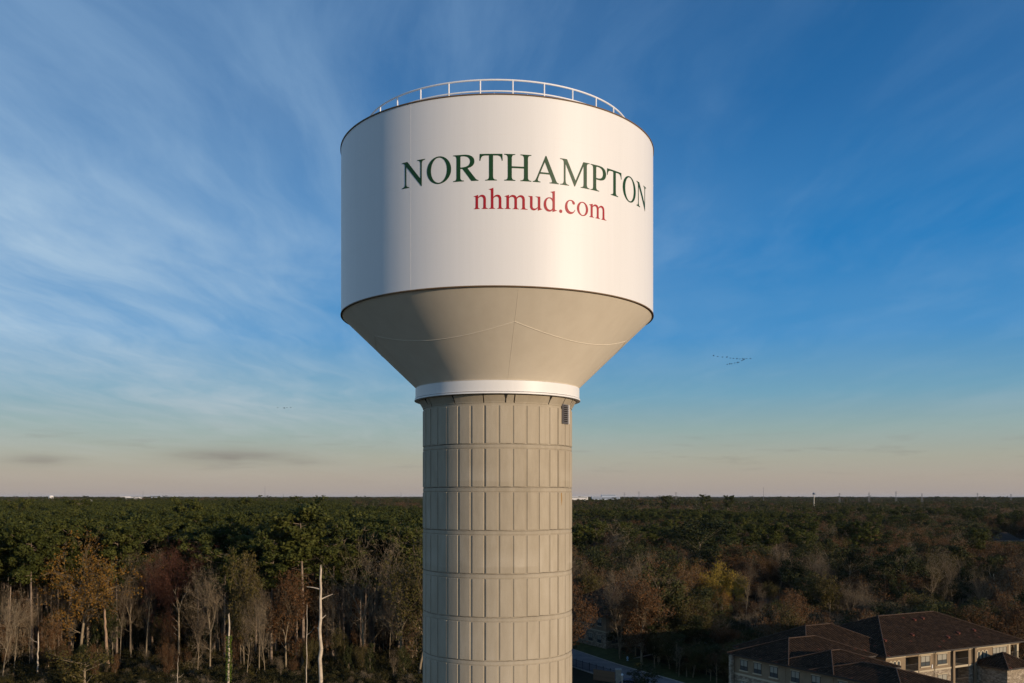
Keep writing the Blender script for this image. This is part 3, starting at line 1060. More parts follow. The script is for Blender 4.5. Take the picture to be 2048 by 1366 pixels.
for i in range(7):
    reg('pine', 27, make_pine(100 + i, 27, (0.64, 0.70, 0.60, 0.73, 0.66, 0.62, 0.69)[i], (3.9, 3.5, 4.3, 3.2, 4.6, 3.7, 4.1)[i]), [M_PINEBARK, M_PINEBARK, M_NEEDLE])
for i in range(6):
    reg('bare', 19, make_bare(200 + i, 19, (0.9, 1.1, 0.8, 1.2, 0.95, 0.75)[i], 4, 0.19, fork=(0.40, 0.34, 0.5, 0.3, 0.42, 0.52)[i]), [M_BARK, M_TWIG])
for i in range(4):
    reg('rusty', 18, make_bare(240 + i, 18, (1.0, 1.1, 0.9, 1.15)[i], 4, 0.22, leaves=6000, lsize=0.20, fork=0.3), [M_BARK, M_TWIG, M_RUSTY])
for i in range(4):
    reg('olive', 17, make_bare(260 + i, 17, (1.0, 1.1, 0.9, 1.15)[i], 4, 0.22, leaves=7000, lsize=0.21, fork=0.26), [M_BARK, M_TWIG, M_OLIVE])
for i in range(5):
    reg('oak', 17, make_round(300 + i, 17, (4.6, 5.2, 4.2, 5.6, 4.8)[i]), [M_BARK, M_BARK, M_OAKLEAF])
for i in range(2):
    reg('orange', 20, make_bare(280 + i, 20, 1.05, 4, 0.26, leaves=6500, lsize=0.17, fork=0.34), [M_BARK, M_TWIG, M_ORANGE])
for i in range(3):
    reg('yellow', 14, make_bare(290 + i, 14, 0.95, 4, 0.16, leaves=6000, lsize=0.18, fork=0.25), [M_BARK, M_TWIG, M_YELLOW])
reg('redtwig', 22, make_bare(295, 22, 1.0, 5, 0.25, fork=0.42), [M_BARK, M_REDTWIG])
for i in range(3):
    reg('bush', 5, make_round(400 + i, 5, 2.6, 45, 0.17, 0.08, 30), [M_BARK, M_BARK, M_OLIVE])
for i in range(2):
    reg('darkbush', 5, make_round(410 + i, 5, 2.6, 45, 0.17, 0.08, 30), [M_BARK, M_BRUSH, M_BRUSH])
for i in range(2):
    reg('twigbush', 6, make_bare(420 + i, 6, 1.3, 4, 0.08, leaves=500, lsize=0.16, fork=0.12), [M_BARK, M_TWIG, M_BRUSH])
# for the far woods only: small crowns of few, larger faces
for i in range(4):
    rng_ = np.random.default_rng(500 + i)
    reg('farpine', 26, make_pine(500 + i, 26, 0.5, 4.4, 0.55), [M_PINEBARK, M_PINEBARK, M_NEEDLE])


def plant(key, x, y, H, label, cat='tree', group=None, name=None, turn=None, k=None, wide=1.0, trunk='trunk', crown='crown', z=0.0):
    lst = KIND[key]
    t, c, w, h0 = lst[k if k is not None else random.randrange(len(lst))]
    s = H / h0
    name = name or {'pine': 'pine_tree', 'bare': 'bare_tree', 'rusty': 'autumn_tree', 'olive': 'olive_tree', 'oak': 'evergreen_tree',
                    'orange': 'autumn_tree', 'yellow': 'autumn_tree', 'redtwig': 'bare_tree', 'bush': 'bush', 'darkbush': 'bush', 'twigbush': 'bush'}[key]
    o = thing(name, label, cat, (x, y, z), turn if turn is not None else random.uniform(0, 6.28), group)
    o.scale = (s * wide, s * wide, s)
    link(trunk, t, o)
    link(crown, c, o)
    return o


TAKEN = []         # (x, y, r) already planted
LIT = []           # (x, y, height): kept in the sun
SIGHT = []         # (pixel from, pixel to, row, distance): nearer trees stay below that row


def free(x, y, r):
    return all((x - a) ** 2 + (y - b2) ** 2 > (r + c2) ** 2 for a, b2, c2 in TAKEN)


def feature(key, px, ytop, ybase, label, **kw):
    """tree whose foot stands at pixel row ybase and whose top reaches ytop"""
    d = CAM_Z * F / (ybase - 992)
    H = CAM_Z - (ytop - 992) / F * d
    x = gx(px, d)
    TAKEN.append((x, d, kw.pop('room', 1.6)))
    hw_ = (5.5 if key in ('yellow', 'orange') else 3.2) / d * F * kw.get('wide', 1.0)
    if key in ('yellow', 'orange') or (key == 'bare' and px > 1480):
        LIT.append((x, d, H))
    if kw.pop('open_view', True):
        SIGHT.append((px - hw_, px + hw_, ytop + (0.80 if px < 900 else 0.62) * (ybase - ytop), d - 1))
    return plant(key, x, d, H, label, **kw)


# -- left: the edge of the pine wood
feature('orange', 160, 1066, 1345, 'tall half bare tree with orange leaves standing before the pine wood at far left', wide=1.0, k=0, turn=0.5)
feature('bare', 262, 1118, 1338, 'slim pale bare tree just right of the tall broken stump, before the pine wood', wide=0.62, k=2)
feature('bare', 292, 1068, 1335, 'tallest bare tree between the orange tree and the reddish tree', wide=0.7, k=5)
feature('redtwig', 358, 1074, 1342, 'bare tree with reddish twigs spreading in a fan before the pines', wide=0.8)
feature('bare', 420, 1112, 1362, 'bare tree leaning right with a brushy top left of the ivy covered stump', wide=0.75, k=0)
feature('rusty', 572, 1142, 1352, 'small brown leaved tree left of the tall dead snag', wide=0.9)
feature('bare', 728, 1054, 1345, 'big bare tree with forked crown between the dead snag and the water tower', wide=0.95, k=1)
feature('bare', 800, 1050, 1352, 'big bare tree nearest the left side of the tower column', wide=0.9, k=3)
feature('olive', 838, 1102, 1368, 'olive leaved tree half hidden behind the left side of the tower column', wide=0.8)
feature('bare', 240, 1140, 1350, 'thin bare tree directly behind the tall broken stump', wide=0.45, k=2)
feature('bare', 395, 1180, 1372, 'crooked bare tree with one bare limb at its foot, left of the ivy covered stump', wide=0.5, k=4)
feature('bush', 170, 1300, 1398, 'bright yellow green shrub below the orange tree', cat='shrub', room=2)
p_ = feature('pine', 607, 1005, 1344, 'tall pine with long bare trunk and open limbs left of the dead snag', k=3, wide=1.35)
feature('pine', 370, 992, 1215, 'pine whose crown rises just above the horizon left of the tower', k=1, wide=1.0)
feature('pine', 626, 990, 1205, 'tallest pine crown rising above the horizon over the dead snag', k=4, wide=1.2)


feature('pine', 36, 994, 1150, 'pine crown just above the horizon at the left edge', k=2, wide=1.0)
feature('pine', 160, 995, 1135, 'pine crown just above the horizon over the orange tree', k=0, wide=1.1)
feature('pine', 487, 993, 1120, 'pine crown just above the horizon right of the tall thin mast', k=5, wide=1.1)
for px_, yt_, w_ in ((1334, 990, 'smallest'), (1411, 988, 'largest'), (1455, 990, 'right hand')):
    d_ = 950
    plant('pine', gx(px_, d_), d_, CAM_Z - (yt_ - 992) / F * d_, w_ + ' of three distant pine crowns breaking the horizon right of the office building', wide=1.1, group='distant pines breaking the horizon')


def snag(px, ytop, ybase, r, label, limbs=(), lean=0.0, ivy=None, mat=None):
    d = CAM_Z * F / (ybase - 992)
    H = CAM_Z - (ytop - 992) / F * d
    x = gx(px, d)
    TAKEN.append((x, d, 1.2))
    o = thing('dead_tree', label, 'dead tree', (x, d, 0))
    rng = np.random.default_rng(int(px))
    T = Tube(8)
    pts = []
    for t in np.linspace(0, 1, 14):
        pts.append(np.array([lean * H * t + rng.normal() * 0.05, rng.normal() * 0.05, H * t]))
    n = len(pts) - 1
    rs = [r * (1 - 0.55 * i / n) * rng.uniform(0.94, 1.06) for i in range(n + 1)]
    for i in range(n):
        T.seg(pts[i], pts[i + 1], rs[i], rs[i + 1])
    # splintered top
    for q in range(4):
        a = q * 1.6 + 0.4
        T.seg(pts[-1] + np.array([math.cos(a), math.sin(a), -0.3]) * rs[-1] * 0.5, pts[-1] + np.array([math.cos(a) * rs[-1] * 0.6, math.sin(a) * rs[-1] * 0.6, rng.uniform(0.25, 0.9)]), rs[-1] * 0.5, 0.01)
    V, Fc = T.arr()
    link('trunk', mesh_np('snag', V, Fc, [mat or M_DEAD], smooth=True), o)
    for (t, sx, up, L, kink) in limbs:
        Tb = Tube(5)
        b0 = pts[int(t * n)]
        mid_ = b0 + np.array([sx * L * 0.55, 0.2, up * L * 0.35])
        Tb.path([b0, mid_, mid_ + np.array([sx * L * 0.45, 0.1, kink * L * 0.45])], r * 0.34, r * 0.12)
        V, Fc = Tb.arr()
        link('limb', mesh_np('limb', V, Fc, [mat or M_DEAD], smooth=True), o)
    if ivy:
        z0, z1 = ivy
        c = []
        for q in range(900):
            z = rng.uniform(z0, z1) * H
            a = rng.uniform(0, 6.28)
            rr_ = r * rng.uniform(0.9, 2.2)
            c.append((lean * z + math.cos(a) * rr_, math.sin(a) * rr_, z))
        c = np.array(c)
        V, Fc = tris(c, rng.normal(size=c.shape), 0.14, rng)
        tag(link('ivy', mesh_np('ivy', V, Fc, [M_IVY]), o), kind='stuff')
    return o


M_IVY = leaf_mat('ivy_leaves', [(0.1, (0.05, 0.08, 0.01)), (0.5, (0.09, 0.13, 0.016)), (0.95, (0.13, 0.17, 0.02))])
snag(641, 1139, 1398, 0.36, 'tall pale dead snag with stub limbs standing before the pine wood', [(0.86, -1, 0.35, 2.4, 0.1), (0.80, 1, 0.7, 2.0, 0.4), (0.62, 1, 1.2, 0.8, 1.0), (0.55, -1, 0.4, 0.5, 0.8)])
snag(217, 1224, 1352, 0.36, 'thick broken brown stump below the orange tree', (), -0.06, mat=material('broken_pine_bark', (0.33, 0.22, 0.14), 0.9, 0.1, var=0.3, scale=1.5))
snag(457, 1232, 1392, 0.24, 'pale broken stump with ivy climbing up it', (), 0.01, ivy=(0.18, 0.75))
snag(74, 1270, 1368, 0.17, 'crooked white dead stem near the left edge of the wood', [(0.9, -1, 0.4, 1.6, 0.9)], 0.03)
snag(519, 1212, 1338, 0.17, 'thin dead trunk snapped over at its top, left of the small brown tree', [(0.95, 1, 0.8, 1.6, 0.8), (0.95, 1, -0.9, 2.6, -1.6)], 0.05, mat=M_BARK)
snag(595, 1240, 1332, 0.16, 'short straight dead trunk behind the small brown tree', (), 0.0, mat=M_BARK)
snag(612, 1215, 1395, 0.09, 'thin pale stem directly left of the tall dead snag', [(0.7, 1, 1.2, 1.2, 1.6)], 0.015)
snag(354, 1322, 1396, 0.07, 'thin pale stick below the reddish tree', [(0.6, 1, 0.8, 0.9, 1)], 0.03)

# -- right: the mixed wood
feature('bare', 1222, 1038, 1182, 'very wide grey bare crown nearest the right side of the tower column', wide=1.35, k=1, room=3)
feature('bare', 1296, 1084, 1222, 'dead white topped tree right of the wide grey bare tree', wide=0.5, k=5)
feature('oak', 1400, 1040, 1200, 'dark green broad tree standing tall behind the yellow trees', wide=1.5, k=3, room=3)
feature('oak', 1432, 1072, 1210, 'dark green tree directly behind the tallest yellow tree', wide=1.3, k=1, room=3)
feature('yellow', 1449, 1112, 1232, 'tallest of the yellow trees, right of the dark green tree', wide=0.85, k=0)
feature('orange', 1378, 1120, 1236, 'orange tree left of the yellow trees', wide=0.75, k=1)
feature('yellow', 1474, 1145, 1238, 'lower yellow tree on the right of the tallest yellow one', wide=0.9, k=1)
feature('yellow', 1422, 1140, 1236, 'small yellow tree between the orange tree and the tallest yellow one', wide=0.8, k=2)
feature('orange', 1448, 1172, 1262, 'rust orange tree in front of the yellow trees', wide=0.9, k=0)
feature('bare', 1362, 1158, 1282, 'pale bare tree in front of the apartment block behind the tower', open_view=False, wide=0.95, k=1)
feature('bare', 1290, 1172, 1302, 'thin dead tree before the balconies of the far apartment block', open_view=False, wide=0.6, k=4)
feature('bare', 1492, 1108, 1262, 'slim pale bare tree right of the yellow trees', wide=0.55, k=2)
feature('bare', 1512, 1200, 1292, 'spreading pale bare tree above the dark left wing of the near building', wide=1.1, k=3)
feature('bare', 1640, 1092, 1240, 'pale bare tree above the middle of the near building roof', wide=0.9, k=0)
feature('bare', 1698, 1150, 1262, 'many stemmed bare tree just above the highest roof of the near building', wide=1.1, k=3)
feature('bare', 1856, 1098, 1232, 'large round bare tree right of centre of the right hand wood', wide=1.0, k=1)
feature('bare', 1886, 1150, 1240, 'white barked small bare tree before the large round bare tree', wide=0.8, k=2)
feature('bare', 1905, 1116, 1242, 'slim bare tree right of the white barked one', wide=0.5, k=5)
feature('bare', 1956, 1126, 1236, 'dead looking tree with up-curved limbs left of the thin white snag', wide=0.7, k=4)
feature('oak', 1925, 1132, 1250, 'dark green narrow tree between the bare trees at the right', wide=0.7, k=0)
snag(1987, 1152, 1234, 0.15, 'thin white snag standing against the dark wood at the right edge', [(0.95, -1, 1.0, 1.3, 3.2)], 0.01)
feature('oak', 1770, 1120, 1250, 'green broad tree behind the ridge of the near building', wide=1.0, k=2)
feature('olive', 1660, 1145, 1262, 'olive leaved tree left of the many stemmed bare tree', wide=1.1)
feature('oak', 1612, 1136, 1252, 'dark green tree left of the pale bare tree over the roof', wide=1.2, k=4)
feature('olive', 1350, 1205, 1322, 'low olive crowned tree right of the apartment block behind the tower', open_view=False, wide=1.2, k=0)
feature('olive', 1400, 1216, 1330, 'low yellowish green tree between the two apartment buildings', wide=1.3, k=1)
feature('rusty', 1432, 1232, 1318, 'low reddish brown tree before the rust orange tree', wide=1.2)

# ---- spaces kept free of trees: buildings, road, the clearing with houses
UX = Vector((0.878, 0.478, 0))
WX = Vector((0.478, -0.878, 0))
A_ = Vector((53.9, 137.0, 0))
K_ = Vector((20.3, 205.0, 0))


def blocked(x, y):
    q = Vector((x, y, 0)) - A_
    u, w = q.dot(UX), q.dot(WX)
    if -21 < u < 36 and -23 < w < 26:
        return True
    q = Vector((x, y, 0)) - K_
    if -3 < q.dot(UX) < 28 and -24 < q.dot(WX) < 5:       # far apartment block
        return True
    if abs(x - gx(1552, 268)) < 8 and abs(y - 270) < 8:
        return True
    if -2 < x < 48 and 60 < y < 235 and road_side(x, y) < 7.5:
        return True
    if math.hypot(x - TX, y - D0) < 30:
        return True
    return False


ROAD = [(-3, 228), (8.5, 203), (17.4, 182), (26, 165), (29, 150), (28.5, 130), (26, 100), (23, 66)]


def road_side(x, y):
    best = 1e9
    for (xa, ya), (xb, yb) in zip(ROAD[:-1], ROAD[1:]):
        t = max(0, min(1, ((x - xa) * (xb - xa) + (y - ya) * (yb - ya)) / ((xb - xa) ** 2 + (yb - ya) ** 2)))
        best = min(best, math.hypot(x - xa - t * (xb - xa), y - ya - t * (yb - ya)))
    return best


def cap(x, y):
    """greatest height before it would cover a chosen tree or the houses in the far clearing"""
    ppx = 1024 + x / y * F
    best = 99
    for a_, b2, row, dd in SIGHT:
        if y < dd and a_ < ppx < b2:
            best = min(best, max(1.0, CAM_Z - (row - 992) / F * y))
    for fx, fy, fh in LIT:
        s_ = (x - fx) * math.sin(SUN_AZ) - (y - fy) * math.cos(SUN_AZ)
        l_ = abs((x - fx) * math.cos(SUN_AZ) + (y - fy) * math.sin(SUN_AZ))
        if 0 < s_ < 60 and l_ < 5.5:
            best = min(best, max(6.0, fh * 0.5) + s_ * math.tan(SUN_EL))
    if best < 99:
        return best
    if 1960 < ppx < 2100 and 330 < y < 655:
        return CAM_Z - (1083 - 992) / F * y if y < 600 else 3.0
    if 1534 < ppx < 1570 and 205 < y < 266:
        return max(1, CAM_Z - (1232 - 992) / F * y)
    return 99


def pick(x, y):
    """kind and height for a place"""
    ppx = 1024 + x / y * F
    patch = 0.5 + 0.25 * math.sin(x * 0.021 + 1.3 * math.sin(y * 0.008)) + 0.25 * math.sin(y * 0.017 + x * 0.006 + 2)
    r = 0.62 * random.random() + 0.38 * patch
    left = ppx < 850 - 0.25 * max(0, 700 - y) * 0
    if left and y < 1100 and not (ppx > 690 and y > 420):
        if r < 0.84:
            return 'pine', random.uniform(24.5, 29.5)
        return ('oak', random.uniform(12, 18)) if r < 0.94 else ('bare', random.uniform(15, 20))
    if y > 1500:
        hh = 20.5 + 3.2 * math.sin(x * 0.0021 + y * 0.0013) + 2.0 * math.sin(x * 0.0093 - y * 0.004)
        if r < 0.46:
            return 'pine', hh + random.uniform(-2, 4) + (5 if random.random() < 0.03 else 0)
        return (('rusty', 'oak', 'rusty', 'olive')[int(r * 997) % 4], hh + random.uniform(-4, 2))
    if r < 0.33:
        return 'oak', random.uniform(13, 20)
    if r < 0.46:
        return 'bare', random.uniform(14, 20)
    if r < 0.66:
        return 'rusty', random.uniform(13, 19)
    if r < 0.78:
        return 'olive', random.uniform(12, 18)
    if r < 0.94:
        return 'pine', random.uniform(19, 24)
    return 'orange', random.uniform(14, 18)


LAB = {
    'pine': ('green pine of the dense pine wood left of the tower, crown touching its neighbours', 'pines of the wood left of the tower'),
    'pineR': ('dark pine scattered among the leafless trees right of the tower', 'pines among the mixed wood right of the tower'),
    'bareL': ('leafless tree squeezed among the pine trunks left of the tower', 'leafless trees inside the pine wood'),
    'oakL': ('low dark green tree under the pine crowns left of the tower', 'low green trees under the pines'),
    'bare': ('leafless grey brown tree in the mixed wood right of the tower', 'leafless trees of the mixed wood'),
    'rusty': ('tree with thin rust brown leaves in the mixed wood right of the tower', 'rust brown trees of the mixed wood'),
    'olive': ('tree with dull olive leaves in the mixed wood right of the tower', 'olive trees of the mixed wood'),
    'oak': ('dark green leafy tree in the mixed wood right of the tower', 'dark green trees of the mixed wood'),
    'orange': ('tree with orange leaves deep in the mixed wood right of the tower', 'orange trees of the mixed wood'),
}
MARKS_L = [(10, 'the left edge of the picture'), (75, 'the crooked white dead stem'), (160, 'the orange tree'), (217, 'the thick broken brown stump'), (292, 'the tall slim bare tree'), (358, 'the reddish tree'),
           (457, 'the ivy covered stump'), (519, 'the snapped dead trunk'), (572, 'the small brown tree'), (641, 'the tall dead snag'), (728, 'the big forked bare tree'), (830, 'the left side of the tower column')]
MARKS_R = [(1150, 'the right side of the tower column'), (1222, 'the wide grey bare tree'), (1296, 'the dead white topped tree'), (1378, 'the orange tree beside the yellow ones'), (1449, 'the yellow trees'), (1512, 'the spreading pale bare tree'),
           (1580, 'the near building left end'), (1640, 'the pale bare tree over the roof'), (1698, 'the many stemmed bare tree'), (1770, 'the near building ridge'), (1856, 'the large round bare tree'),
           (1925, 'the dark green narrow tree'), (1987, 'the thin white snag'), (2048, 'the right edge of the picture')]


def place_words(x, y):
    p_ = 1024 + x / y * F
    marks = MARKS_L if p_ < 860 else MARKS_R
    mx, nm = min(marks, key=lambda q: abs(q[0] - p_))
    rel = p_ - mx
    side = 'straight behind' if abs(rel) < 9 else ('right of' if rel > 0 else 'left of')
    if y < 178:
        dep = 'in front,'
    elif y < 206:
        dep = 'in the first rows,'
    elif y < 236:
        dep = 'a few rows back,'
    elif y < 275:
        dep = 'in the middle rows,'
    elif y < 330:
        dep = 'far back,'
    else:
        dep = 'farthest back,'
    return dep + ' ' + side + ' ' + nm


SHORT = {'pine': 'green pine', 'bare': 'leafless grey tree', 'rusty': 'rust brown tree', 'olive': 'dull olive tree', 'oak': 'dark green tree', 'orange': 'orange leaved tree'}
count = {}
cells = []
step = 6.6
y = 158.0
while y < 900:
    half = 0.88 * y + 12
    x = -half
    while x < half:
        cells.append((x + random.uniform(-2.2, 2.2), y + random.uniform(-2.2, 2.2)))
        x += step if x > -0.12 * y or y > 500 else step * 0.70
    y += step if y > 205 else step * 0.72
cells.sort(key=lambda c: c[1])
far_pts, far_idx, far_rot, far_scl = [], [], [], []
protos, first = [], {}
for key in ('pine', 'bare', 'rusty', 'olive', 'oak', 'orange'):
    first[key] = (len(protos), len(KIND[key]))
    protos += [k[2] for k in KIND[key]]
first['farpine'] = (len(protos), len(KIND['farpine']))
protos += [k[2] for k in KIND['farpine']]


def to_far(key, x, y, H, wide=1.0):
    h0 = KIND[key][0][3]
    f0, nn = first[key]
    far_pts.append((x, y, 0))
    far_idx.append(f0 + random.randrange(nn))
    far_rot.append((0, 0, random.uniform(0, 6.28)))
    s = H / h0
    far_scl.append((s * wide, s * wide, s))


for x, y in cells:
    ppx = 1024 + x / y * F
    key, H = pick(x, y)
    if blocked(x, y):
        continue
    isl = ppx < 860
    if isl and y < 162:
        continue
    if y < 172 and not isl:
        continue
    if isl and y < 200 and (y < 172 or random.random() < 0.45):
        key, H = random.choice((('bare', random.uniform(16, 25)), ('bare', random.uniform(14, 22)), ('bare', random.uniform(16, 24)), ('bare', random.uniform(9, 15)), ('rusty', random.uniform(10, 15)), ('olive', random.uniform(7, 11))))
    if 1130 < ppx < 1232 and y < 203:
        continue
    if not isl and y < 236 and ppx < 1100:
        pass
    c_ = cap(x, y)
    if H > c_:
        if c_ < 5:
            continue
        key, H = random.choice(('olive', 'rusty', 'oak', 'bare')), c_
    if not free(x, y, 1.8 if y > 200 else 1.2):
        continue
    # nothing may rise over what stands behind the ridge line seen in the photograph
    if not isl and y < 330:
        H = min(H, CAM_Z - (1075 + random.uniform(0, 40) - 992) / F * y)
        if ppx > 1480 and y < 215:
            H = min(H, CAM_Z - (1180 + random.uniform(0, 40) - 992) / F * y)
        if H < 6:
            continue
        if key == 'pine':
            key = 'oak'
    inview = -40 < ppx < 2090
    lk = key
    if isl:
        lk = {'pine': 'pine', 'bare': 'bareL', 'oak': 'oakL'}.get(key, key)
        if key in ('rusty', 'olive', 'orange'):
            lk = key
    elif key == 'pine':
        lk = 'pineR'
    tot = count.get(key, 0)
    hidden = 862 < ppx < 1132
    if inview and not hidden and tot < 285 and y < 420:
        count[key] = tot + 1
        lab, grp = LAB[lk] if not (isl and key in ('rusty', 'olive', 'orange')) else ('tree with %s leaves at the thin far side of the pine wood' % {'rusty': 'rust brown', 'olive': 'olive', 'orange': 'orange'}[key], 'leafy trees beyond the pine wood')
        lab = SHORT[key] + ' ' + place_words(x, y)
        plant(key, x, y, H, lab, group=grp, wide=random.uniform(0.9, 1.2) * (0.55 if isl and key != 'pine' and y < 200 else 1.0))
    else:
        to_far(key, x, y, H, random.uniform(0.95, 1.25))

# small trees and shrubs in the shade between the two buildings and along the road
n_low = 0
for i in range(900):
    ppx = random.uniform(1285, 1500)
    yb = random.uniform(1296, 1420)
    d = CAM_Z * F / (yb - 992)
    x = gx(ppx, d)
    if blocked(x, d) or not free(x, d, 1.1) or road_side(x, d) < 8.5:
        continue
    H = min(random.uniform(7, 11), CAM_Z - (1232 + random.uniform(0, 70) - 992) / F * d, cap(x, d))
    if H < 4:
        continue
    key = random.choice(['olive', 'oak', 'oak', 'rusty', 'bare'])
    TAKEN.append((x, d, 1.2))
    plant(key, x, d, H, {'olive': 'small olive tree', 'oak': 'small dark green tree', 'rusty': 'small brown leaved tree', 'bare': 'small leafless tree'}[key] + ' shaded ' + ('by the verge' if road_side(x, d) < 13 else 'off the road') + ', below ' + min(MARKS_R, key=lambda q: abs(q[0] - ppx))[1] + (', low' if yb > 1360 else ''), group='small trees between the two apartment buildings', wide=1.25)
    n_low += 1
    if n_low > 55:
        break

for x, y, H, key in ((22.5, 199, 10, 'oak'), (25.5, 196, 11.5, 'olive'), (27.5, 200, 12.5, 'oak'), (30.5, 195, 12, 'oak'), (29.0, 189, 9.5, 'olive'), (33.5, 199, 13, 'rusty'),
                     (34.0, 191, 11, 'oak'), (37.0, 196, 13, 'olive'), (36.5, 185, 9.5, 'oak'), (40.0, 201, 13.5, 'oak'), (32.0, 204, 13, 'bare')):
    w_ = {'oak': 'dark green tree', 'olive': 'dull olive tree', 'rusty': 'rust brown tree', 'bare': 'leafless tree'}[key]
    plant(key, x, y, H, w_ + ' on the lawn before the far apartment block, ' + ('low' if H < 11 else ('middle sized' if H < 12.8 else 'tall')) + (' by the road' if y < 193 else (' near the corner' if x < 29 else ' further right')), group='trees on the lawn of the far apartment block', wide=1.15)

# beyond 900 m: coarser grid to the horizon
y = 900.0
while y < 7500:
    stp = 8.5 + (y - 900) * 0.0042
    half = 0.95 * y
    x = -half
    while x < half:
        xx, yy = x + random.uniform(-.4, .4) * stp, y + random.uniform(-.4, .4) * stp
        key, H = pick(xx, yy)
        if key == 'pine':
            key = 'farpine'
        big = 1.0 + (yy - 900) / 6600 * 2.2
        to_far(key, xx, yy, H * random.uniform(0.85, 1.1), big * 1.15)
        x += stp
    y += stp * 1.25
print('far instances', len(far_pts), 'individual', count, 'low', n_low)
instancer('distant_forest', far_pts, far_idx, far_rot, far_scl, protos,
          'endless dark forest running to the horizon on both sides of the tower', 'forest')

# undergrowth along the left edge of the wood and beneath the trees
up, ui, ur, us = [], [], [], []
bp_ = [k[2] for k in KIND['bush']] + [k[2] for k in KIND['darkbush']] + [k[2] for k in KIND['twigbush']]
for i in range(3400):
    yy = random.uniform(150, 240) if i % 3 == 0 else random.uniform(150, 192)
    half = 0.85 * yy + 6
    xx = random.uniform(-half, -2.0 if i % 3 else half)
    if blocked(xx, yy) or road_side(xx, yy) < 7 or (yy < 204 and 1130 < 1024 + xx / yy * F < 1300):
        continue
    H = random.uniform(1.2, 3.2) if yy < 190 else random.uniform(1.2, 2.6)
    up.append((xx, yy, 0))
    k = random.choice([0, 3, 4, 3, 4, 3, 4, 3, 4, 5, 6])
    ui.append(k)
    ur.append((0, 0, random.uniform(0, 6.28)))
    s = H / (6 if k > 4 else 5)
    us.append((s * random.uniform(0.9, 1.5), s * random.uniform(0.9, 1.5), s))
instancer('undergrowth', up, ui, ur, us, bp_, 'tangled olive and brown undergrowth at the foot of the woods', 'undergrowth')

# ------------------------------------------------------------------ road, verge and walls
def strip(pts, half0, half1, z, mat, name, label):
    """flat strip along a polyline between two side offsets"""
    m = MB()
    n = len(pts)
    L_, R_ = [], []
    for i, p in enumerate(pts):
        a, c = Vector(pts[max(i - 1, 0)]), Vector(pts[min(i + 1, n - 1)])
        d = (c - a).normalized()
        nn = Vector((-d.y, d.x))
        L_.append((p[0] + nn.x * half0, p[1] + nn.y * half0, z))
        R_.append((p[0] + nn.x * half1, p[1] + nn.y * half1, z))
    m.grid([R_, L_], False, False)
    return m, L_, R_


def smooth_path(pts, k=5):
    out_ = []
    for i in range(len(pts) - 1):
        p0, p1, p2, p3 = [Vector(pts[max(0, min(len(pts) - 1, j))]) for j in (i - 1, i, i + 1, i + 2)]
        for q in range(k):
            t = q / k
            out_.append(0.5 * ((2 * p1) + (p2 - p0) * t + (2 * p0 - 5 * p1 + 4 * p2 - p3) * t * t + (3 * p1 - p0 - 3 * p2 + p3) * t ** 3))
    out_.append(Vector(pts[-1]))
    return out_


RP = smooth_path(ROAD)
M_ASPH = material('worn_concrete_road', (0.18, 0.162, 0.158), 0.9, 0.2, var=0.25, scale=0.4, coords='Object')
M_KERB = material('kerb_concrete', (0.34, 0.31, 0.27), 0.9, 0.15, var=0.2, scale=1.0)
M_LAWN = material('dry_lawn', (0.055, 0.062, 0.022), 0.95, 0.1, var=0.4, scale=0.7)
m, _, _ = strip(RP, 4.6, -4.6, 0.012, M_ASPH, 'road', '')
tag(m.build('road', M_ASPH), 'pale worn road curving past the two apartment buildings', kind='structure')
m, _, _ = strip(RP, 13.5, 4.8, 0.008, M_LAWN, 'lawn', '')
tag(m.build('verge', M_LAWN), 'dry grass verge beside the road', kind='structure')
for sgn in (1, -1):
    m = MB()
    pts_o = []
    for i, p in enumerate(RP):
        a, c = RP[max(i - 1, 0)], RP[min(i + 1, len(RP) - 1)]
        d = (c - a).normalized()
        nn = Vector((-d.y, d.x)) * sgn
        pts_o.append([(p.x + nn.x * o_, p.y + nn.y * o_, z_) for o_, z_ in ((4.6, 0.0), (4.6, 0.13), (4.78, 0.13), (4.78, 0.0))])
    m.grid([list(r) for r in pts_o], False, False)
    tag(m.build('kerb', M_KERB), 'low concrete kerb along the road', kind='structure')
m = MB()
m.poly([(24.5, 193, 0.016), (26.0, 193.9, 0.016), (44, 214, 0.016), (42.5, 214.6, 0.016)])
tag(m.build('footpath', M_KERB), 'narrow concrete footpath to the far apartment block', kind='structure')

M_IRON = material('black_iron', (0.015, 0.015, 0.018), 0.5, 0.4)
fence = thing('iron_fence', 'black iron picket fence along the near side of the road', 'fence', (11.2, 185, 0))
fd = Vector((19.0 - 11.2, 171.0 - 185.0, 0))
fl = fd.length
fa = math.atan2(fd.y, fd.x)
fence.rotation_euler = (0, 0, fa)
m = MB()
m.box(-0.012, 0.012, -0.012, 0.012, 0.05, 1.5)
pk = m.mesh('picket', M_IRON)
m = MB()
m.box(-0.04, 0.04, -0.04, 0.04, 0, 1.65)
pt = m.mesh('post', M_IRON)
for z in (0.2, 1.4):
    m = MB()
    m.box(0, fl, -0.02, 0.02, z - 0.025, z + 0.025)
    m.build('rail', M_IRON, fence)
for k in range(int(fl / 0.16)):
    link('picket', pk, fence, (0.08 + 0.16 * k, 0.0, 0))
for k in range(8):
    link('post', pt, fence, (fl * k / 7, 0.045, 0))
M_PLANK = material('brown_fence_board', (0.16, 0.10, 0.06), 0.85, 0.15, var=0.3, scale=2)
wf = thing('board_fence', 'brown wooden board fence ending at the stone gate pillar', 'fence', (14.6, 170.5, 0), math.atan2(-3.0, 3.6))
m = MB()
m.box(0, 0.17, -0.012, 0.012, 0.03, 1.95)
bd = m.mesh('board', M_PLANK)
for k in range(25):
    link('board', bd, wf, (0.185 * k, 0.006 * (k % 2), 0))
m = MB()
m.box(0, 4.6, 0.02, 0.08, 0.5, 0.6)
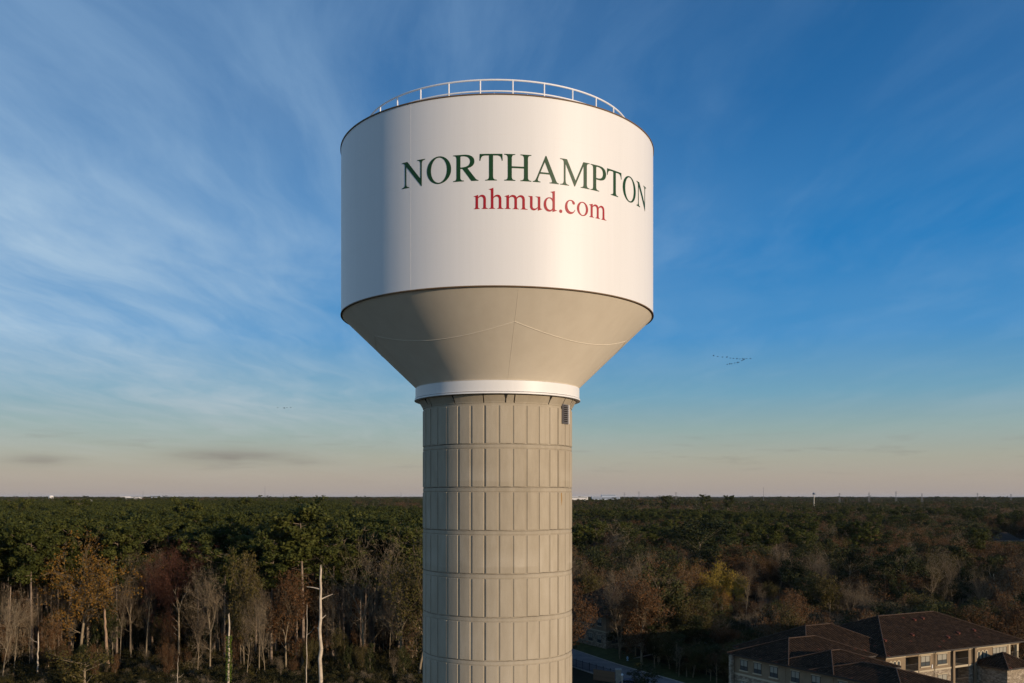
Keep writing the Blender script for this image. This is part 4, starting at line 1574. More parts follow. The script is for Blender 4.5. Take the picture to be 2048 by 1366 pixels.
m.build('rail', M_PLANK, wf)
M_PILLAR = material('buff_pillar_stone', (0.32, 0.27, 0.20), 0.9, 0.15, var=0.25, scale=2)
gp = thing('gate_pillar', 'buff stone gate pillar with flat cap beside the road', 'pillar', (18.7, 167.0, 0))
m = MB(); m.box(-0.45, 0.45, -0.45, 0.45, 0, 2.45); m.build('shaft', M_PILLAR, gp)
m = MB(); m.box(-0.55, 0.55, -0.55, 0.55, 2.45, 2.62); m.build('cap', M_KERB, gp)
lamp = thing('pole', 'pale slim pole with a white round top in front of the parked blue car', 'pole', (17.4, 150.0, 0))
m = MB(); m.tube([(0, 0, 0), (0, 0, 4.6)], 0.10, 10); m.build('shaft', material('pale_pole_paint', (0.55, 0.45, 0.33), 0.6, 0.3), lamp)
m = MB(); m.lathe([(0.02, 4.98), (0.13, 4.93), (0.19, 4.8), (0.17, 4.66), (0.08, 4.58), (0.02, 4.58)], 16); m.build('globe', M_RAIL, lamp)
hy = thing('hydrant', 'small pale blue hydrant on the grass verge across the road', 'hydrant', (gx(1255, 190.5), 190.5, 0))
M_HYD = material('pale_blue_paint', (0.35, 0.5, 0.62), 0.5, 0.4)
m = MB(); m.lathe([(0.02, 0), (0.2, 0), (0.2, 0.08), (0.13, 0.1), (0.13, 0.6), (0.17, 0.62), (0.16, 0.72), (0.08, 0.85), (0.02, 0.88)], 14); m.build('barrel', M_HYD, hy)
m = MB(); m.tube([(-0.26, 0, 0.48), (0.26, 0, 0.48)], 0.07, 8); m.build('nozzle', M_HYD, hy)
for px_, yy_, w_ in ((1282, 1343, 'left'), (1302, 1350, 'right')):
    d_ = CAM_Z * F / (yy_ - 992)
    m = MB(); m.tube([(0, 0, 0), (0, 0, 0.95)], 0.09, 8)
    bo = m.build('bollard', M_KERB, None, (gx(px_, d_), d_, 0))
    tag(bo, 'short pale bollard on the verge, the %s one of two' % w_, 'bollard', 'bollards on the verge')

# ---- the blue parked car
M_CAR = material('blue_car_paint', (0.05, 0.08, 0.13), 0.25, 0.6)
M_GLASS = material('dark_glass', (0.015, 0.018, 0.022), 0.08, 0.8)
M_TYRE = material('tyre_rubber', (0.02, 0.02, 0.02), 0.8, 0.2)
M_RIM = material('wheel_rim', (0.4, 0.4, 0.42), 0.35, 0.5, metal=0.8)
M_LENS = material('lamp_lens', (0.7, 0.7, 0.68), 0.2, 0.6)
M_TAIL = material('tail_lamp', (0.4, 0.02, 0.02), 0.3, 0.5)
car = thing('parked_car', 'blue parked car of which the roof shows at the bottom of the picture', 'car', (20.6, 163.2, 0.012), R(-20))


def car_rings(prof, half_w):
    """prof: list of (x, z); a body side extruded across with rounded shoulders"""
    rings = []
    for yy_, ins_ in ((-half_w, 0.10), (-half_w + 0.08, 0.0), (half_w - 0.08, 0.0), (half_w, 0.10)):
        cx_ = sum(p[0] for p in prof) / len(prof)
        cz_ = sum(p[1] for p in prof) / len(prof)
        rings.append([(cx_ + (p[0] - cx_) * (1 - ins_ * 0.35), yy_, cz_ + (p[1] - cz_) * (1 - ins_)) for p in prof])
    return rings


m = MB()
body = [(-2.25, 0.35), (-2.28, 0.75), (-2.1, 0.93), (-1.2, 0.98), (1.1, 0.98), (2.05, 0.82), (2.25, 0.6), (2.22, 0.32)]
rg = car_rings(body, 0.9)
m.grid(rg, True, False)
m.poly(rg[0]); m.poly(rg[-1][::-1])
m.build('body', M_CAR, car)
m = MB()
cab = [(-1.95, 0.96), (-1.45, 1.38), (-0.4, 1.47), (0.35, 1.42), (1.15, 0.96)]
rg = car_rings(cab, 0.76)
m.grid(rg, True, False)
m.poly(rg[0]); m.poly(rg[-1][::-1])
m.build('window', M_GLASS, car)
m = MB()
roof_ = [(-1.45, 1.39), (-0.4, 1.485), (0.35, 1.435), (0.33, 1.40), (-0.4, 1.44), (-1.43, 1.35)]
rg = car_rings(roof_, 0.72)
m.grid(rg, True, False)
m.poly(rg[0]); m.poly(rg[-1][::-1])
m.build('roof', M_CAR, car)
wm = MB(); wm.lathe([(0.20, -0.1), (0.31, -0.11), (0.33, -0.07), (0.33, 0.07), (0.31, 0.11), (0.20, 0.1)], 20); wm = wm.mesh('tyre', M_TYRE)
rm = MB(); rm.lathe([(0.02, 0.08), (0.2, 0.07), (0.21, 0.1), (0.21, -0.1), (0.02, -0.1)], 16); rm = rm.mesh('rim', M_RIM)
for x_ in (-1.4, 1.38):
    for y_ in (-0.84, 0.84):
        w_ = link('wheel', wm, car, (x_, y_, 0.33))
        w_.rotation_euler = (R(90 if y_ < 0 else -90), 0, 0)
        link('rim', rm, w_)
for y_ in (-0.62, 0.62):
    m = MB(); m.box(2.16, 2.25, y_ - 0.2, y_ + 0.2, 0.6, 0.74); m.build('headlight', M_LENS, car)
    m = MB(); m.box(-2.29, -2.2, y_ - 0.18, y_ + 0.18, 0.72, 0.88); m.build('tail_light', M_TAIL, car)

# ------------------------------------------------------------------ apartment buildings
def tile_roof(n, p):
    uv = n.n('ShaderNodeUVMap').outputs[0]
    sp = n.n('ShaderNodeSeparateXYZ')
    n.put(sp.inputs[0], uv)
    rib = n.math('ABSOLUTE', n.math('SINE', n.math('MULTIPLY', sp.outputs[0], math.pi / 0.5)))
    crs = n.math('FRACT', n.math('DIVIDE', sp.outputs[1], 0.42))
    cell = n.n('ShaderNodeCombineXYZ')
    n.put(cell.inputs[0], n.math('FLOOR', n.math('DIVIDE', sp.outputs[0], 0.5)))
    n.put(cell.inputs[1], n.math('FLOOR', n.math('DIVIDE', sp.outputs[1], 0.42)))
    wn = n.n('ShaderNodeTexWhiteNoise', noise_dimensions='2D')
    n.put(wn.inputs['Vector'], cell.outputs[0])
    c = n.ramp(wn.outputs[0], [(0.0, (0.028, 0.017, 0.010)), (0.5, (0.045, 0.027, 0.015)), (0.99, (0.064, 0.038, 0.022)), (1.0, (0.15, 0.05, 0.03))])
    geo = n.n('ShaderNodeNewGeometry').outputs['Position']
    c = n.mix(n.math('MULTIPLY', n.ramp(n.noise(geo, 0.45, 4), [(0.35, 0.0), (0.7, 1.0)]), 0.35), c, (0.034, 0.023, 0.017, 1))
    c = n.mix(n.ramp(rib, [(0.0, 0.55), (0.45, 0.0)]), c, (0.022, 0.015, 0.010, 1))
    n.put(p.inputs['Base Color'], c)
    h = n.math('ADD', rib, n.math('MULTIPLY', crs, -0.5))
    bp = n.n('ShaderNodeBump', ins={'Strength': 1.0, 'Distance': 0.14})
    n.put(bp.inputs['Height'], h)
    n.put(p.inputs['Normal'], bp.outputs[0])


M_TILE = material('brown_barrel_tiles', (0.08, 0.05, 0.04), 0.95, 0.05, build=tile_roof)
M_RIDGE = material('ridge_tiles', (0.062, 0.040, 0.027), 0.8, 0.2, var=0.25, scale=2)
M_STUCCO = material('tan_stucco', (0.235, 0.175, 0.11), 0.9, 0.15, var=0.12, scale=0.8)


def veneer(n, p):
    tcn = n.n('ShaderNodeTexCoord').outputs['Object']
    vo = n.n('ShaderNodeTexVoronoi', feature='F1', ins={'Scale': 2.2})
    n.put(vo.inputs['Vector'], n.mapping(tcn, scl=(1, 1, 2.0)))
    v2_ = n.n('ShaderNodeTexVoronoi', feature='DISTANCE_TO_EDGE', ins={'Scale': 2.2})
    n.put(v2_.inputs['Vector'], n.mapping(tcn, scl=(1, 1, 2.0)))
    sp = n.n('ShaderNodeSeparateColor')
    n.put(sp.inputs[0], vo.outputs['Color'])
    c = n.ramp(sp.outputs[0], [(0.0, (0.18, 0.14, 0.095)), (0.5, (0.29, 0.235, 0.165)), (1.0, (0.42, 0.35, 0.26))])
    c = n.mix(n.ramp(v2_.outputs['Distance'], [(0.0, 1.0), (0.06, 0.0)]), c, (0.15, 0.12, 0.09, 1))
    n.put(p.inputs['Base Color'], c)
    bp = n.n('ShaderNodeBump', ins={'Strength': 0.6, 'Distance': 0.05})
    n.put(bp.inputs['Height'], v2_.outputs['Distance'])
    n.put(p.inputs['Normal'], bp.outputs[0])


M_STONE = material('stone_veneer', (0.4, 0.33, 0.24), 0.9, 0.15, build=veneer)
M_TRIM = material('cream_trim', (0.46, 0.385, 0.26), 0.8, 0.2)
M_BRONZE = material('dark_bronze', (0.035, 0.028, 0.022), 0.5, 0.4)
M_PANE = material('window_pane', (0.07, 0.08, 0.08), 0.12, 0.7)
M_BLIND = material('pale_blind', (0.30, 0.28, 0.22), 0.7, 0.2)


def hip(m, rm_, u0, u1, y0, y1, ze, zr, over=0.55, along='u', ridge_mb=None):
    """hipped roof with thickness, UVs in metres (u along the eave, v up the slope)"""
    u0, u1, y0, y1 = u0 - over, u1 + over, y0 - over, y1 + over
    if along == 'u':
        h = (y1 - y0) / 2
        r0, r1 = Vector((u0 + h, y0 + h, zr)), Vector((u1 - h, y0 + h, zr))
    else:
        h = (u1 - u0) / 2
        r0, r1 = Vector((u0 + h, y0 + h, zr)), Vector((u0 + h, y1 - h, zr))
    a, b_, c, d = Vector((u0, y0, ze)), Vector((u1, y0, ze)), Vector((u1, y1, ze)), Vector((u0, y1, ze))
    sl = math.hypot(h, zr - ze)

    def face(p, q, r, s=None):
        e = (q - p).normalized()
        pts = [p, q, r] + ([s] if s is not None else [])
        uv = []
        for w in pts:
            x_ = (w - p).dot(e)
            v_ = ((w - p) - e * x_).length
            uv.append((x_, v_))
        m.poly(pts, uv)
    if along == 'u':
        face(a, b_, r1, r0); face(b_, c, r1); face(c, d, r0, r1); face(d, a, r0)
        hips = [(a, r0), (d, r0), (b_, r1), (c, r1), (r0, r1)]
    else:
        face(a, b_, r0); face(b_, c, r1, r0); face(c, d, r1); face(d, a, r0, r1)
        hips = [(a, r0), (b_, r0), (c, r1), (d, r1), (r0, r1)]
    dn = Vector((0, 0, -0.22))
    for p, q in ((a, b_), (b_, c), (c, d), (d, a)):
        rm_.poly([p, p + dn, q + dn, q])
    rm_.poly([a + dn, d + dn, c + dn, b_ + dn])
    for p, q in hips:
        ridge_mb.tube([p + Vector((0, 0, 0.05)), q + Vector((0, 0, 0.05))], 0.09, 6)


WCACHE = {}
TOPS = {}


def window(parent, x, y, z0, z1, w, rot=0.0, blind=True, arched=False, mull=1, name='window'):
    """a window part: frame mesh with pane, trim and sill under it; faces local -y"""
    key = (round(z1 - z0, 2), round(w, 2), blind, arched, mull)
    if key not in WCACHE:
        h = z1 - z0
        f, g, t = MB(), MB(), MB()
        if arched:
            n = 10
            def arc(r_, extra=0.0):
                return [(r_, 0.0)] + [(r_ * math.cos(math.pi * k / n), (h - w / 2) + (w / 2 + extra) * math.sin(math.pi * k / n) * 1.0) for k in range(n + 1)] + [(-r_, 0.0)]
            i_, o_ = arc(w / 2), arc(w / 2 + 0.16, 0.16)
            for yy_ in (-0.10,):
                for k in range(len(i_) - 1):
                    t.poly([(o_[k][0], yy_, o_[k][1]), (i_[k][0], yy_, i_[k][1]), (i_[k + 1][0], yy_, i_[k + 1][1]), (o_[k + 1][0], yy_, o_[k + 1][1])][::-1])
                    t.poly([(i_[k][0], yy_, i_[k][1]), (i_[k][0], 0.02, i_[k][1]), (i_[k + 1][0], 0.02, i_[k + 1][1]), (i_[k + 1][0], yy_, i_[k + 1][1])])
                    t.poly([(o_[k][0], yy_, o_[k][1]), (o_[k + 1][0], yy_, o_[k + 1][1]), (o_[k + 1][0], 0.0, o_[k + 1][1]), (o_[k][0], 0.0, o_[k][1])])
            g.poly([(p[0], -0.015, p[1]) for p in i_][::-1])
            f.box(-w / 2 + 0.01, w / 2 - 0.01, -0.05, -0.02, 0.0, 0.05)
        else:
            fr = 0.06
            f.box(-w / 2, w / 2, -0.05, 0.0, 0, fr); f.box(-w / 2, w / 2, -0.05, 0.0, h - fr, h)
            f.box(-w / 2, -w / 2 + fr, -0.05, 0.0, fr, h - fr); f.box(w / 2 - fr, w / 2, -0.05, 0.0, fr, h - fr)
            for k in range(mull):
                xm = -w / 2 + w * (k + 1) / (mull + 1)
                f.box(xm - 0.035, xm + 0.035, -0.055, 0.0, fr, h - fr)
            f.box(-w / 2 + fr, w / 2 - fr, -0.045, 0.0, h * 0.36 - 0.03, h * 0.36 + 0.03)
            g.box(-w / 2 + fr, w / 2 - fr, -0.022, 0.0, fr, h - fr)
            t.box(-w / 2 - 0.14, w / 2 + 0.14, -0.14, 0.0, -0.18, -0.005)
            t2 = MB()
            t2.box(-w / 2 - 0.10, w / 2 + 0.10, -0.10, 0.0, h + 0.005, h + 0.14)
            TOPS[key] = t2.mesh('lintel', M_TRIM)
        WCACHE[key] = (f.mesh('frame', M_BRONZE), g.mesh('pane', M_PANE), t.mesh('trim', M_TRIM), None)
        if blind and not arched:
            bm_ = MB()
            bm_.box(-w / 2 + 0.08, w / 2 - 0.08, -0.028, -0.024, h * 0.42, h - 0.08)
            WCACHE[key] = WCACHE[key][:3] + (bm_.mesh('blind', M_BLIND),)
    fm, gm, tm, bm_ = WCACHE[key]
    o = link(name, fm, parent, (x, y, z0), rot)
    link('pane', gm, o)
    link('surround' if arched else 'sill', tm, o)
    if key in TOPS:
        link('lintel', TOPS[key], o)
    if bm_:
        link('blind', bm_, o)
    return o


FL = 3.05
ROT = math.atan2(0.478, 0.878)
near = thing('apartment_building', 'three storey tan apartment building with brown tiled roofs at the lower right corner', 'apartment building', A_, ROT)
blocks = [  # u0, u1, y0, y1, eave, ridge, along
    (0, 31, 0, 18, 9.9, 14.1, 'u'),
    (-13, 6, 2.6, 16.5, 9.92, 13.5, 'u'),
    (-17.6, -1.2, 1.4, 12.6, 9.94, 12.4, 'y'),
    (-17.6, -6.0, -6.5, 3.4, 9.96, 11.9, 'y'),
    (-17.6, -9.5, -17, -3.6, 9.98, 11.3, 'y'),
]
for i, (u0, u1, y0, y1, ze, zr, al) in enumerate(blocks):
    rf, so, rd = MB(), MB(), MB()
    hh = (y1 - y0) / 2 if (al == 'u') else (u1 - u0) / 2
    if al == 'y' and (y1 - y0) < (u1 - u0):
        al = 'u'
    hip(rf, so, u0, u1, y0, y1, ze, zr, 0.55 + 0.012 * i, al, rd)
    r_ = rf.build('roof', M_TILE, near)
    so.build('eave', M_BRONZE, r_)
    rd.build('ridge', M_RIDGE, r_)
# low two storey roof before the arches, and the stone pavilion
rf, so, rd = MB(), MB(), MB()
hip(rf, so, -8.0, 3.4, -12, -0.6, 6.0, 8.9, 0.5, 'y', rd)
r_ = rf.build('roof', M_TILE, near); so.build('eave', M_BRONZE, r_); rd.build('ridge', M_RIDGE, r_)
rf, so, rd = MB(), MB(), MB()
hip(rf, so, 20.2, 25.6, -5.2, 0.0, 7.2, 9.0, 0.5, 'u', rd)
r_ = rf.build('roof', M_TILE, near); so.build('eave', M_BRONZE, r_); rd.build('ridge', M_RIDGE, r_)

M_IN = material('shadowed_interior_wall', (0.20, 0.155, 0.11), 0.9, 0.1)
BAL = [(4.2, 7.0), (14.9, 18.4)]
w1, w2 = MB(), MB()                       # stucco above, stone below
zs = 7.05
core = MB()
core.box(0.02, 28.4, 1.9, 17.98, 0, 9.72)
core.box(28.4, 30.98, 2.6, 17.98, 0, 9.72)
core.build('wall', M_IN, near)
edges_ = [0.0, 4.2, 7.0, 14.9, 18.4, 28.2]
for a, c in ((0.0, 4.2), (7.0, 14.9), (18.4, 28.2)):
    w1.box(a, c, 0.0, 1.9, zs, 9.72)
    w2.box(a, c, -0.06, 1.9, 0, zs - 0.002)
for u0, u1, y0, y1, top in ((-17.55, -0.02, 2.0, 12.55, 9.72), (-17.5, -6.1, -6.4, 2.0, 9.70), (-17.45, -9.6, -16.9, -6.4, 9.68)):
    w1.box(u0, u1, y0, y1, zs, top)
    w2.box(u0 - 0.06, u1, y0, y1, 0, zs - 0.002)
w1.build('wall', M_STUCCO, near)
w2.box(-5.9, 3.3, -11.9, -0.08, 0, 5.8)
w2.box(20.3, 25.5, -5.1, -0.08, 0, 7.0)
w2.build('wall', M_STONE, near)
bands_ = []
for a, c in ((0.0, 4.18), (7.02, 14.88), (18.42, 28.2)):
    bands_.append((a, c, -0.13, -0.004, zs - 0.12, zs + 0.12))
    bands_.append((a, c, -0.07, -0.004, 9.45, 9.70))
for y0, y1, u in ((2.0, 12.5, -17.56), (-6.4, 2.0, -17.52), (-16.9, -6.4, -17.48)):
    bands_.append((u - 0.13, u - 0.0, y0 + 0.01, y1 - 0.01, zs - 0.12, zs + 0.12))
for bx_ in bands_:
    tr = MB()
    tr.box(*bx_)
    tr.build('trim_band', M_TRIM, near)
for (a, c) in BAL + [(28.2, 30.9)]:
    for z in (zs - 0.02, zs - FL, ):
        sl = MB()
        sl.box(a + 0.01, c - 0.01, 0.0, 1.88 if c < 28.3 else 2.58, z - 0.14, z + 0.16)
        slab = sl.build('balcony', M_TRIM, near)
        bm_ = MB()
        bm_.box(a + 0.02, c - 0.02, 0.02, 0.06, z + 1.16, z + 1.22)
        bm_.box(a + 0.02, c - 0.02, 0.02, 0.06, z + 0.22, z + 0.26)
        bm_.build('rail', M_BRONZE, slab)
        pk_ = MB()
        nb_ = int((c - a) / 0.13)
        for k in range(nb_):
            xk = a + 0.08 + 0.13 * k
            pk_.box(xk, xk + 0.02, 0.03, 0.05, z + 0.26, z + 1.16)
        tag(pk_.build('baluster', M_BRONZE, slab), kind='stuff')
    hd = MB()
    hd.box(a + 0.01, c - 0.01, 0.0, 0.5, 9.35, 9.69)
    hd.build('lintel', M_STUCCO, near)
    window(near, (a + c) / 2 - 0.3, 1.88 if c < 28.3 else 2.58, zs + 0.2, zs + 2.2, 1.7, name='balcony_door')
    window(near, (a + c) / 2 - 0.3, 1.88 if c < 28.3 else 2.58, zs - FL + 0.2, zs - FL + 2.2, 1.7, name='balcony_door')
for u, y_ in ((30.6, 0.25), (28.45, 0.2)):
    m = MB(); m.box(u - 0.22, u + 0.22, y_ - 0.2, y_ + 0.2, zs + 0.17, 9.69); m.build('pillar', M_TRIM, near)
    m = MB(); m.box(u - 0.4, u + 0.4, y_ - 0.38, y_ + 0.38, 0, zs - 0.17); m.build('pillar', M_STONE, near)
for u in (0.95, 1.78, 2.61, 20.75, 21.65, 22.55):
    window(near, u, 0.0, 7.85, 8.95, 0.5, arched=True)
for u0, u1, mu in ((7.5, 9.5, 1), (11.2, 13.3, 1), (24.2, 27.6, 3)):
    window(near, (u0 + u1) / 2, 0.0, 7.75, 9.25, u1 - u0, mull=mu)
    for fl_ in (1, 2):
        window(near, (u0 + u1) / 2, -0.06, 7.75 - FL * fl_, 9.25 - FL * fl_, u1 - u0, mull=mu)
for u in (10.35, 14.35, 19.2):
    m = MB(); m.tube([(u, -0.22, 0), (u, -0.22, 9.5), (u, -0.5, 9.75)], 0.07, 8); m.build('downspout', M_BRONZE, near)
for u in (14.35, 19.45):
    m = MB(); m.box(u - 0.32 + 0.3, u + 0.32 + 0.1, -0.4, -0.07, 0, 9.6); m.build('pilaster', M_STUCCO, near)
M_VENT = material('red_roof_vent', (0.10, 0.03, 0.018), 0.8, 0.2)
vm = MB()
vm.box(-0.2, 0.2, -0.22, 0.2, -0.1, 0.16)
vm.poly([(-0.25, -0.3, 0.12), (0.25, -0.3, 0.12), (0.25, 0.24, 0.28), (-0.25, 0.24, 0.28)])
vm = vm.mesh('roof_vent', M_VENT)
for u, y_ in ((3.4, 3.0), (10.2, 3.6), (16.6, 2.2), (20.0, 2.9), (15.2, 7.2), (17.4, 7.4), (24.2, 3.2)):
    link('roof_vent', vm, near, (u, y_, 9.9 + (y_ + 0.55) / 9.55 * 4.2))
m = MB(); m.box(9.9, 10.05, -0.09, 0.0, 7.3, 7.85); m.build('wall_lamp', M_RAIL, near)
# windows of the shaded left wall
for y_ in (-14.5, -10.5, -8.0, -3.5, 0.2, 4.2, 7.4, 10.2):
    u = -17.56 if y_ > 2 else (-17.51 if y_ > -6.4 else -17.46)
    window(near, u - 0.0, y_, 7.75, 9.25, 1.5, rot=-math.pi / 2)
    window(near, u - 0.06, y_, 4.7, 6.2, 1.5, rot=-math.pi / 2)
m = MB(); m.box(-18.4, -17.9, 12.0, 12.5, 0, 9.7); m.build('pillar', M_STONE, near)

# ---- the far block behind the tower's right side
fb = thing('apartment_building', 'dark two storey apartment block half hidden by trees, right behind the tower column', 'apartment building', K_, ROT)
rf, so, rd = MB(), MB(), MB()
hip(rf, so, 0, 24, 0, 19, 7.3, 13.2, 0.6, 'u', rd)
r_ = rf.build('roof', M_TILE, fb); so.build('eave', M_BRONZE, r_); rd.build('ridge', M_RIDGE, r_)
m = MB()
m.box(0, 24, 0.0, 19, 3.6, 7.15)
m.build('wall', M_STUCCO, fb)
m = MB(); m.box(-0.06, 24.06, -0.06, 19.06, 0, 3.598); m.build('wall', M_STONE, fb)
m = MB(); m.box(-0.13, 24.1, -0.16, -0.062, 3.45, 3.7); m.build('trim', M_TRIM, fb)
m = MB(); m.box(-0.16, -0.062, -0.06, 19.0, 3.46, 3.71); m.build('trim', M_TRIM, fb)
for u in (2.2, 5.4, 13.5, 17.0, 21.0):
    window(fb, u, 0.0, 4.7, 6.3, 1.6)
    window(fb, u, -0.06, 1.0, 2.7, 1.6)
for y_ in (2.5, 6.0, 9.5, 13.0, 16.5):
    window(fb, 0.0, y_, 4.7, 6.3, 1.5, rot=-math.pi / 2)
    window(fb, -0.06, y_, 1.0, 2.7, 1.5, rot=-math.pi / 2)
for u in (8.0, 11.2):
    m = MB(); m.box(u - 0.2, u + 0.2, -1.9, -1.5, 0, 7.1); m.build('pillar', M_TRIM, fb)
sl = MB(); sl.box(7.6, 11.6, -1.9, -0.18, 3.3, 3.6); sl = sl.build('balcony', M_TRIM, fb)
m = MB(); m.box(7.6, 11.6, -1.95, -1.9, 4.5, 4.6); m.box(7.6, 11.6, -1.95, -1.9, 3.6, 3.75); m.build('rail', M_TRIM, sl)

# ---- a cabin and two houses farther off
M_HWALL = material('cream_house_wall', (0.55, 0.5, 0.4), 0.85, 0.2)
M_SHING = material('brown_shingles', (0.07, 0.052, 0.04), 0.9, 0.15, var=0.2, scale=0.5)


def house(label, x, y, w, dpt, hw, hr, rot=0.0, name='house', cat='house', wall=None, roofm=None, group=None):
    o = thing(name, label, cat, (x, y, 0), rot, group)
    m = MB(); m.box(-w / 2, w / 2, -dpt / 2, dpt / 2, 0, hw); m.build('wall', wall or M_HWALL, o)
    rf, so, rd = MB(), MB(), MB()
    hip(rf, so, -w / 2, w / 2, -dpt / 2, dpt / 2, hw + 0.22, hr, 0.5, 'u' if w > dpt else 'y', rd)
    r_ = rf.build('roof', roofm or M_SHING, o); so.build('eave', M_TRIM, r_); rd.build('ridge', M_SHING, r_)
    for k in range(max(2, int(w / 4))):
        xk = -w / 2 + w * (k + 0.5) / max(2, int(w / 4))
        window(o, xk, -dpt / 2, 1.0, 2.3, 1.2)
    m = MB(); m.box(-0.5, 0.5, -dpt / 2 - 0.06, -dpt / 2, 0, 2.1); m.build('door', M_BRONZE, o)
    return o


house('small cream walled house glimpsed between the trees above the near building', gx(1552, 270), 270, 7, 6, 2.8, 4.6, R(12))
house('brown roofed house with a pale gable in the far clearing at the right edge', gx(2008, 640), 640, 17, 12, 3.2, 8.6, R(25))
house('low brown roofed house at the right edge behind the brown roofed one', gx(2046, 662), 662, 16, 11, 3.0, 7.4, R(-10))

# ------------------------------------------------------------------ far things on the horizon
M_FARW = material('far_white_wall', (0.75, 0.72, 0.68), 0.8, 0.2)
M_FARB = material('far_blue_grey_wall', (0.42, 0.47, 0.55), 0.6, 0.3)
M_FARG = material('far_window_band', (0.10, 0.13, 0.17), 0.3, 0.5)


def far_building(label, x0, x1, ytop, d, dep, mat, tiers=(), bands=2, name='office_building', cat='building'):
    xa, xb = gx(x0, d), gx(x1, d)
    H = CAM_Z - (ytop - 992) / F * d
    o = thing(name, label, cat, ((xa + xb) / 2, d, 0), 0)
    w = (xb - xa) / 2
    m = MB(); m.box(-w, w, 0, dep, 0, H); m.build('wall', mat, o)
    for k in range(bands):
        z = H - 3.5 - 4.2 * k
        m = MB(); m.box(-w + 2, w - 2, -0.25, 0.0, z, z + 1.7); m.build('window', M_FARG, o)
    for (a, c, yt) in tiers:
        a_, c_ = gx(a, d) - (xa + xb) / 2, gx(c, d) - (xa + xb) / 2
        Ht = CAM_Z - (yt - 992) / F * d
        m = MB(); m.box(a_, c_, 2, dep - 2, H + 0.01, Ht); m.build('penthouse', mat, o)
        m = MB(); m.box(a_ + 1, c_ - 1, 1.7, 2.0, Ht - 3.2, Ht - 1.4); m.build('window', M_FARG, o)
    return o


far_building('large blue grey office building with raised centre on the horizon right of the tower', 1184, 1240, 993.0, 3300, 30, M_FARB, ((1204, 1232, 989.2),))
far_building('long low white building on the horizon touching the right side of the tower column', 1140, 1176, 993.6, 3100, 25, M_FARW, bands=1)
far_building('long low white building on the horizon left of the tower', 250, 279, 994.2, 2500, 20, M_FARW, ((240, 256, 993.2),), bands=1)
far_building('flat grey building on the horizon between two masts, left of the tower', 302, 319, 991.3, 3600, 20, M_FARB, bands=1)
far_building('tiny white building low among the far trees at the left', 177, 184, 999.0, 1500, 10, M_FARW, bands=0)
wt_ = thing('storage_tank', 'small white domed tank on the horizon far left', 'tank', (gx(102, 3200), 3200, 0))
m = MB(); m.lathe([(8, 0), (8, 32), (6, 34.5), (0.1, 35.6)], 24); m.build('shell', M_FARW, wt_)

ct = thing('cell_tower', 'white slim tower with a dark round head standing out of the far forest', 'tower', (gx(1628, 1450), 1450, 0))
m = MB(); m.tube([(0, 0, 0), (0, 0, 36)], [0.8, 0.55], 12); m.build('mast', M_HWALL, ct)
m = MB(); m.lathe([(0.1, 35.0), (2.0, 35.2), (2.2, 36.5), (2.0, 37.9), (0.1, 38.2)], 16); m.build('head', M_FARG, ct)
M_STEEL = material('grey_steel', (0.20, 0.20, 0.22), 0.6, 0.4)
for i, (px_, yt, pyl, wd) in enumerate(((58, 984, 0, 'near the left edge of the picture'), (286, 982, 0, 'between the white and the flat grey building'), (530, 972, 0, 'the tall one left of the tower'),
                         (567, 987, 0, 'just right of the tall one left of the tower'), (802, 984, 0, 'nearest the left side of the tower column'),
                         (1249, 985, 1, 'just right of the blue grey office building'), (1278, 983, 1, 'second right of the blue grey office building'), (1352, 984, 1, 'halfway between the office building and the tall mast'),
                         (1411, 988, 1, 'the lowest one before the tall mast right of the tower'), (1527, 974, 0, 'the tall one right of the tower'), (1679, 986, 1, 'first right of the white slim tower'),
                         (1738, 985, 1, 'second right of the white slim tower'), (1792, 983, 1, 'third right of the white slim tower'), (1844, 987, 1, 'fourth right of the white slim tower'), (1955, 986, 1, 'fifth right of the white slim tower'), (2022, 988, 1, 'nearest the right edge of the picture'))):
    d_ = 2400
    H = CAM_Z - (yt - 992) / F * d_
    o = thing('transmission_pylon' if pyl else 'radio_mast', 'thin %s on the horizon, %s' % ('pylon' if pyl else 'mast', wd), 'pylon' if pyl else 'mast', (gx(px_, d_), d_, 0), 0, 'pylons on the horizon' if pyl else 'masts on the horizon')
    if pyl:
        for sx in (-1, 1):
            for sy in (-1, 1):
                m = MB(); m.tube([(sx * 2.6, sy * 2.6, 0), (sx * 0.5, sy * 0.5, H)], 0.22, 4); m.build('leg', M_STEEL, o)
        for z in (H - 1.0, H - 4.5):
            m = MB(); m.tube([(-3.2, 0, z), (3.2, 0, z)], 0.2, 4); m.build('cross_arm', M_STEEL, o)
    else:
        m = MB(); m.tube([(0, 0, 0), (0, 0, H)], [0.55, 0.3], 6); m.build('mast', M_STEEL, o)
        for z in (H * 0.6, H * 0.8):
            m = MB(); m.tube([(-0.9, 0, z), (0.9, 0, z)], 0.25, 4); m.build('antenna', M_STEEL, o)

# ------------------------------------------------------------------ birds
M_BIRD = material('dark_feathers', (0.008, 0.008, 0.008), 0.8, 0.2)


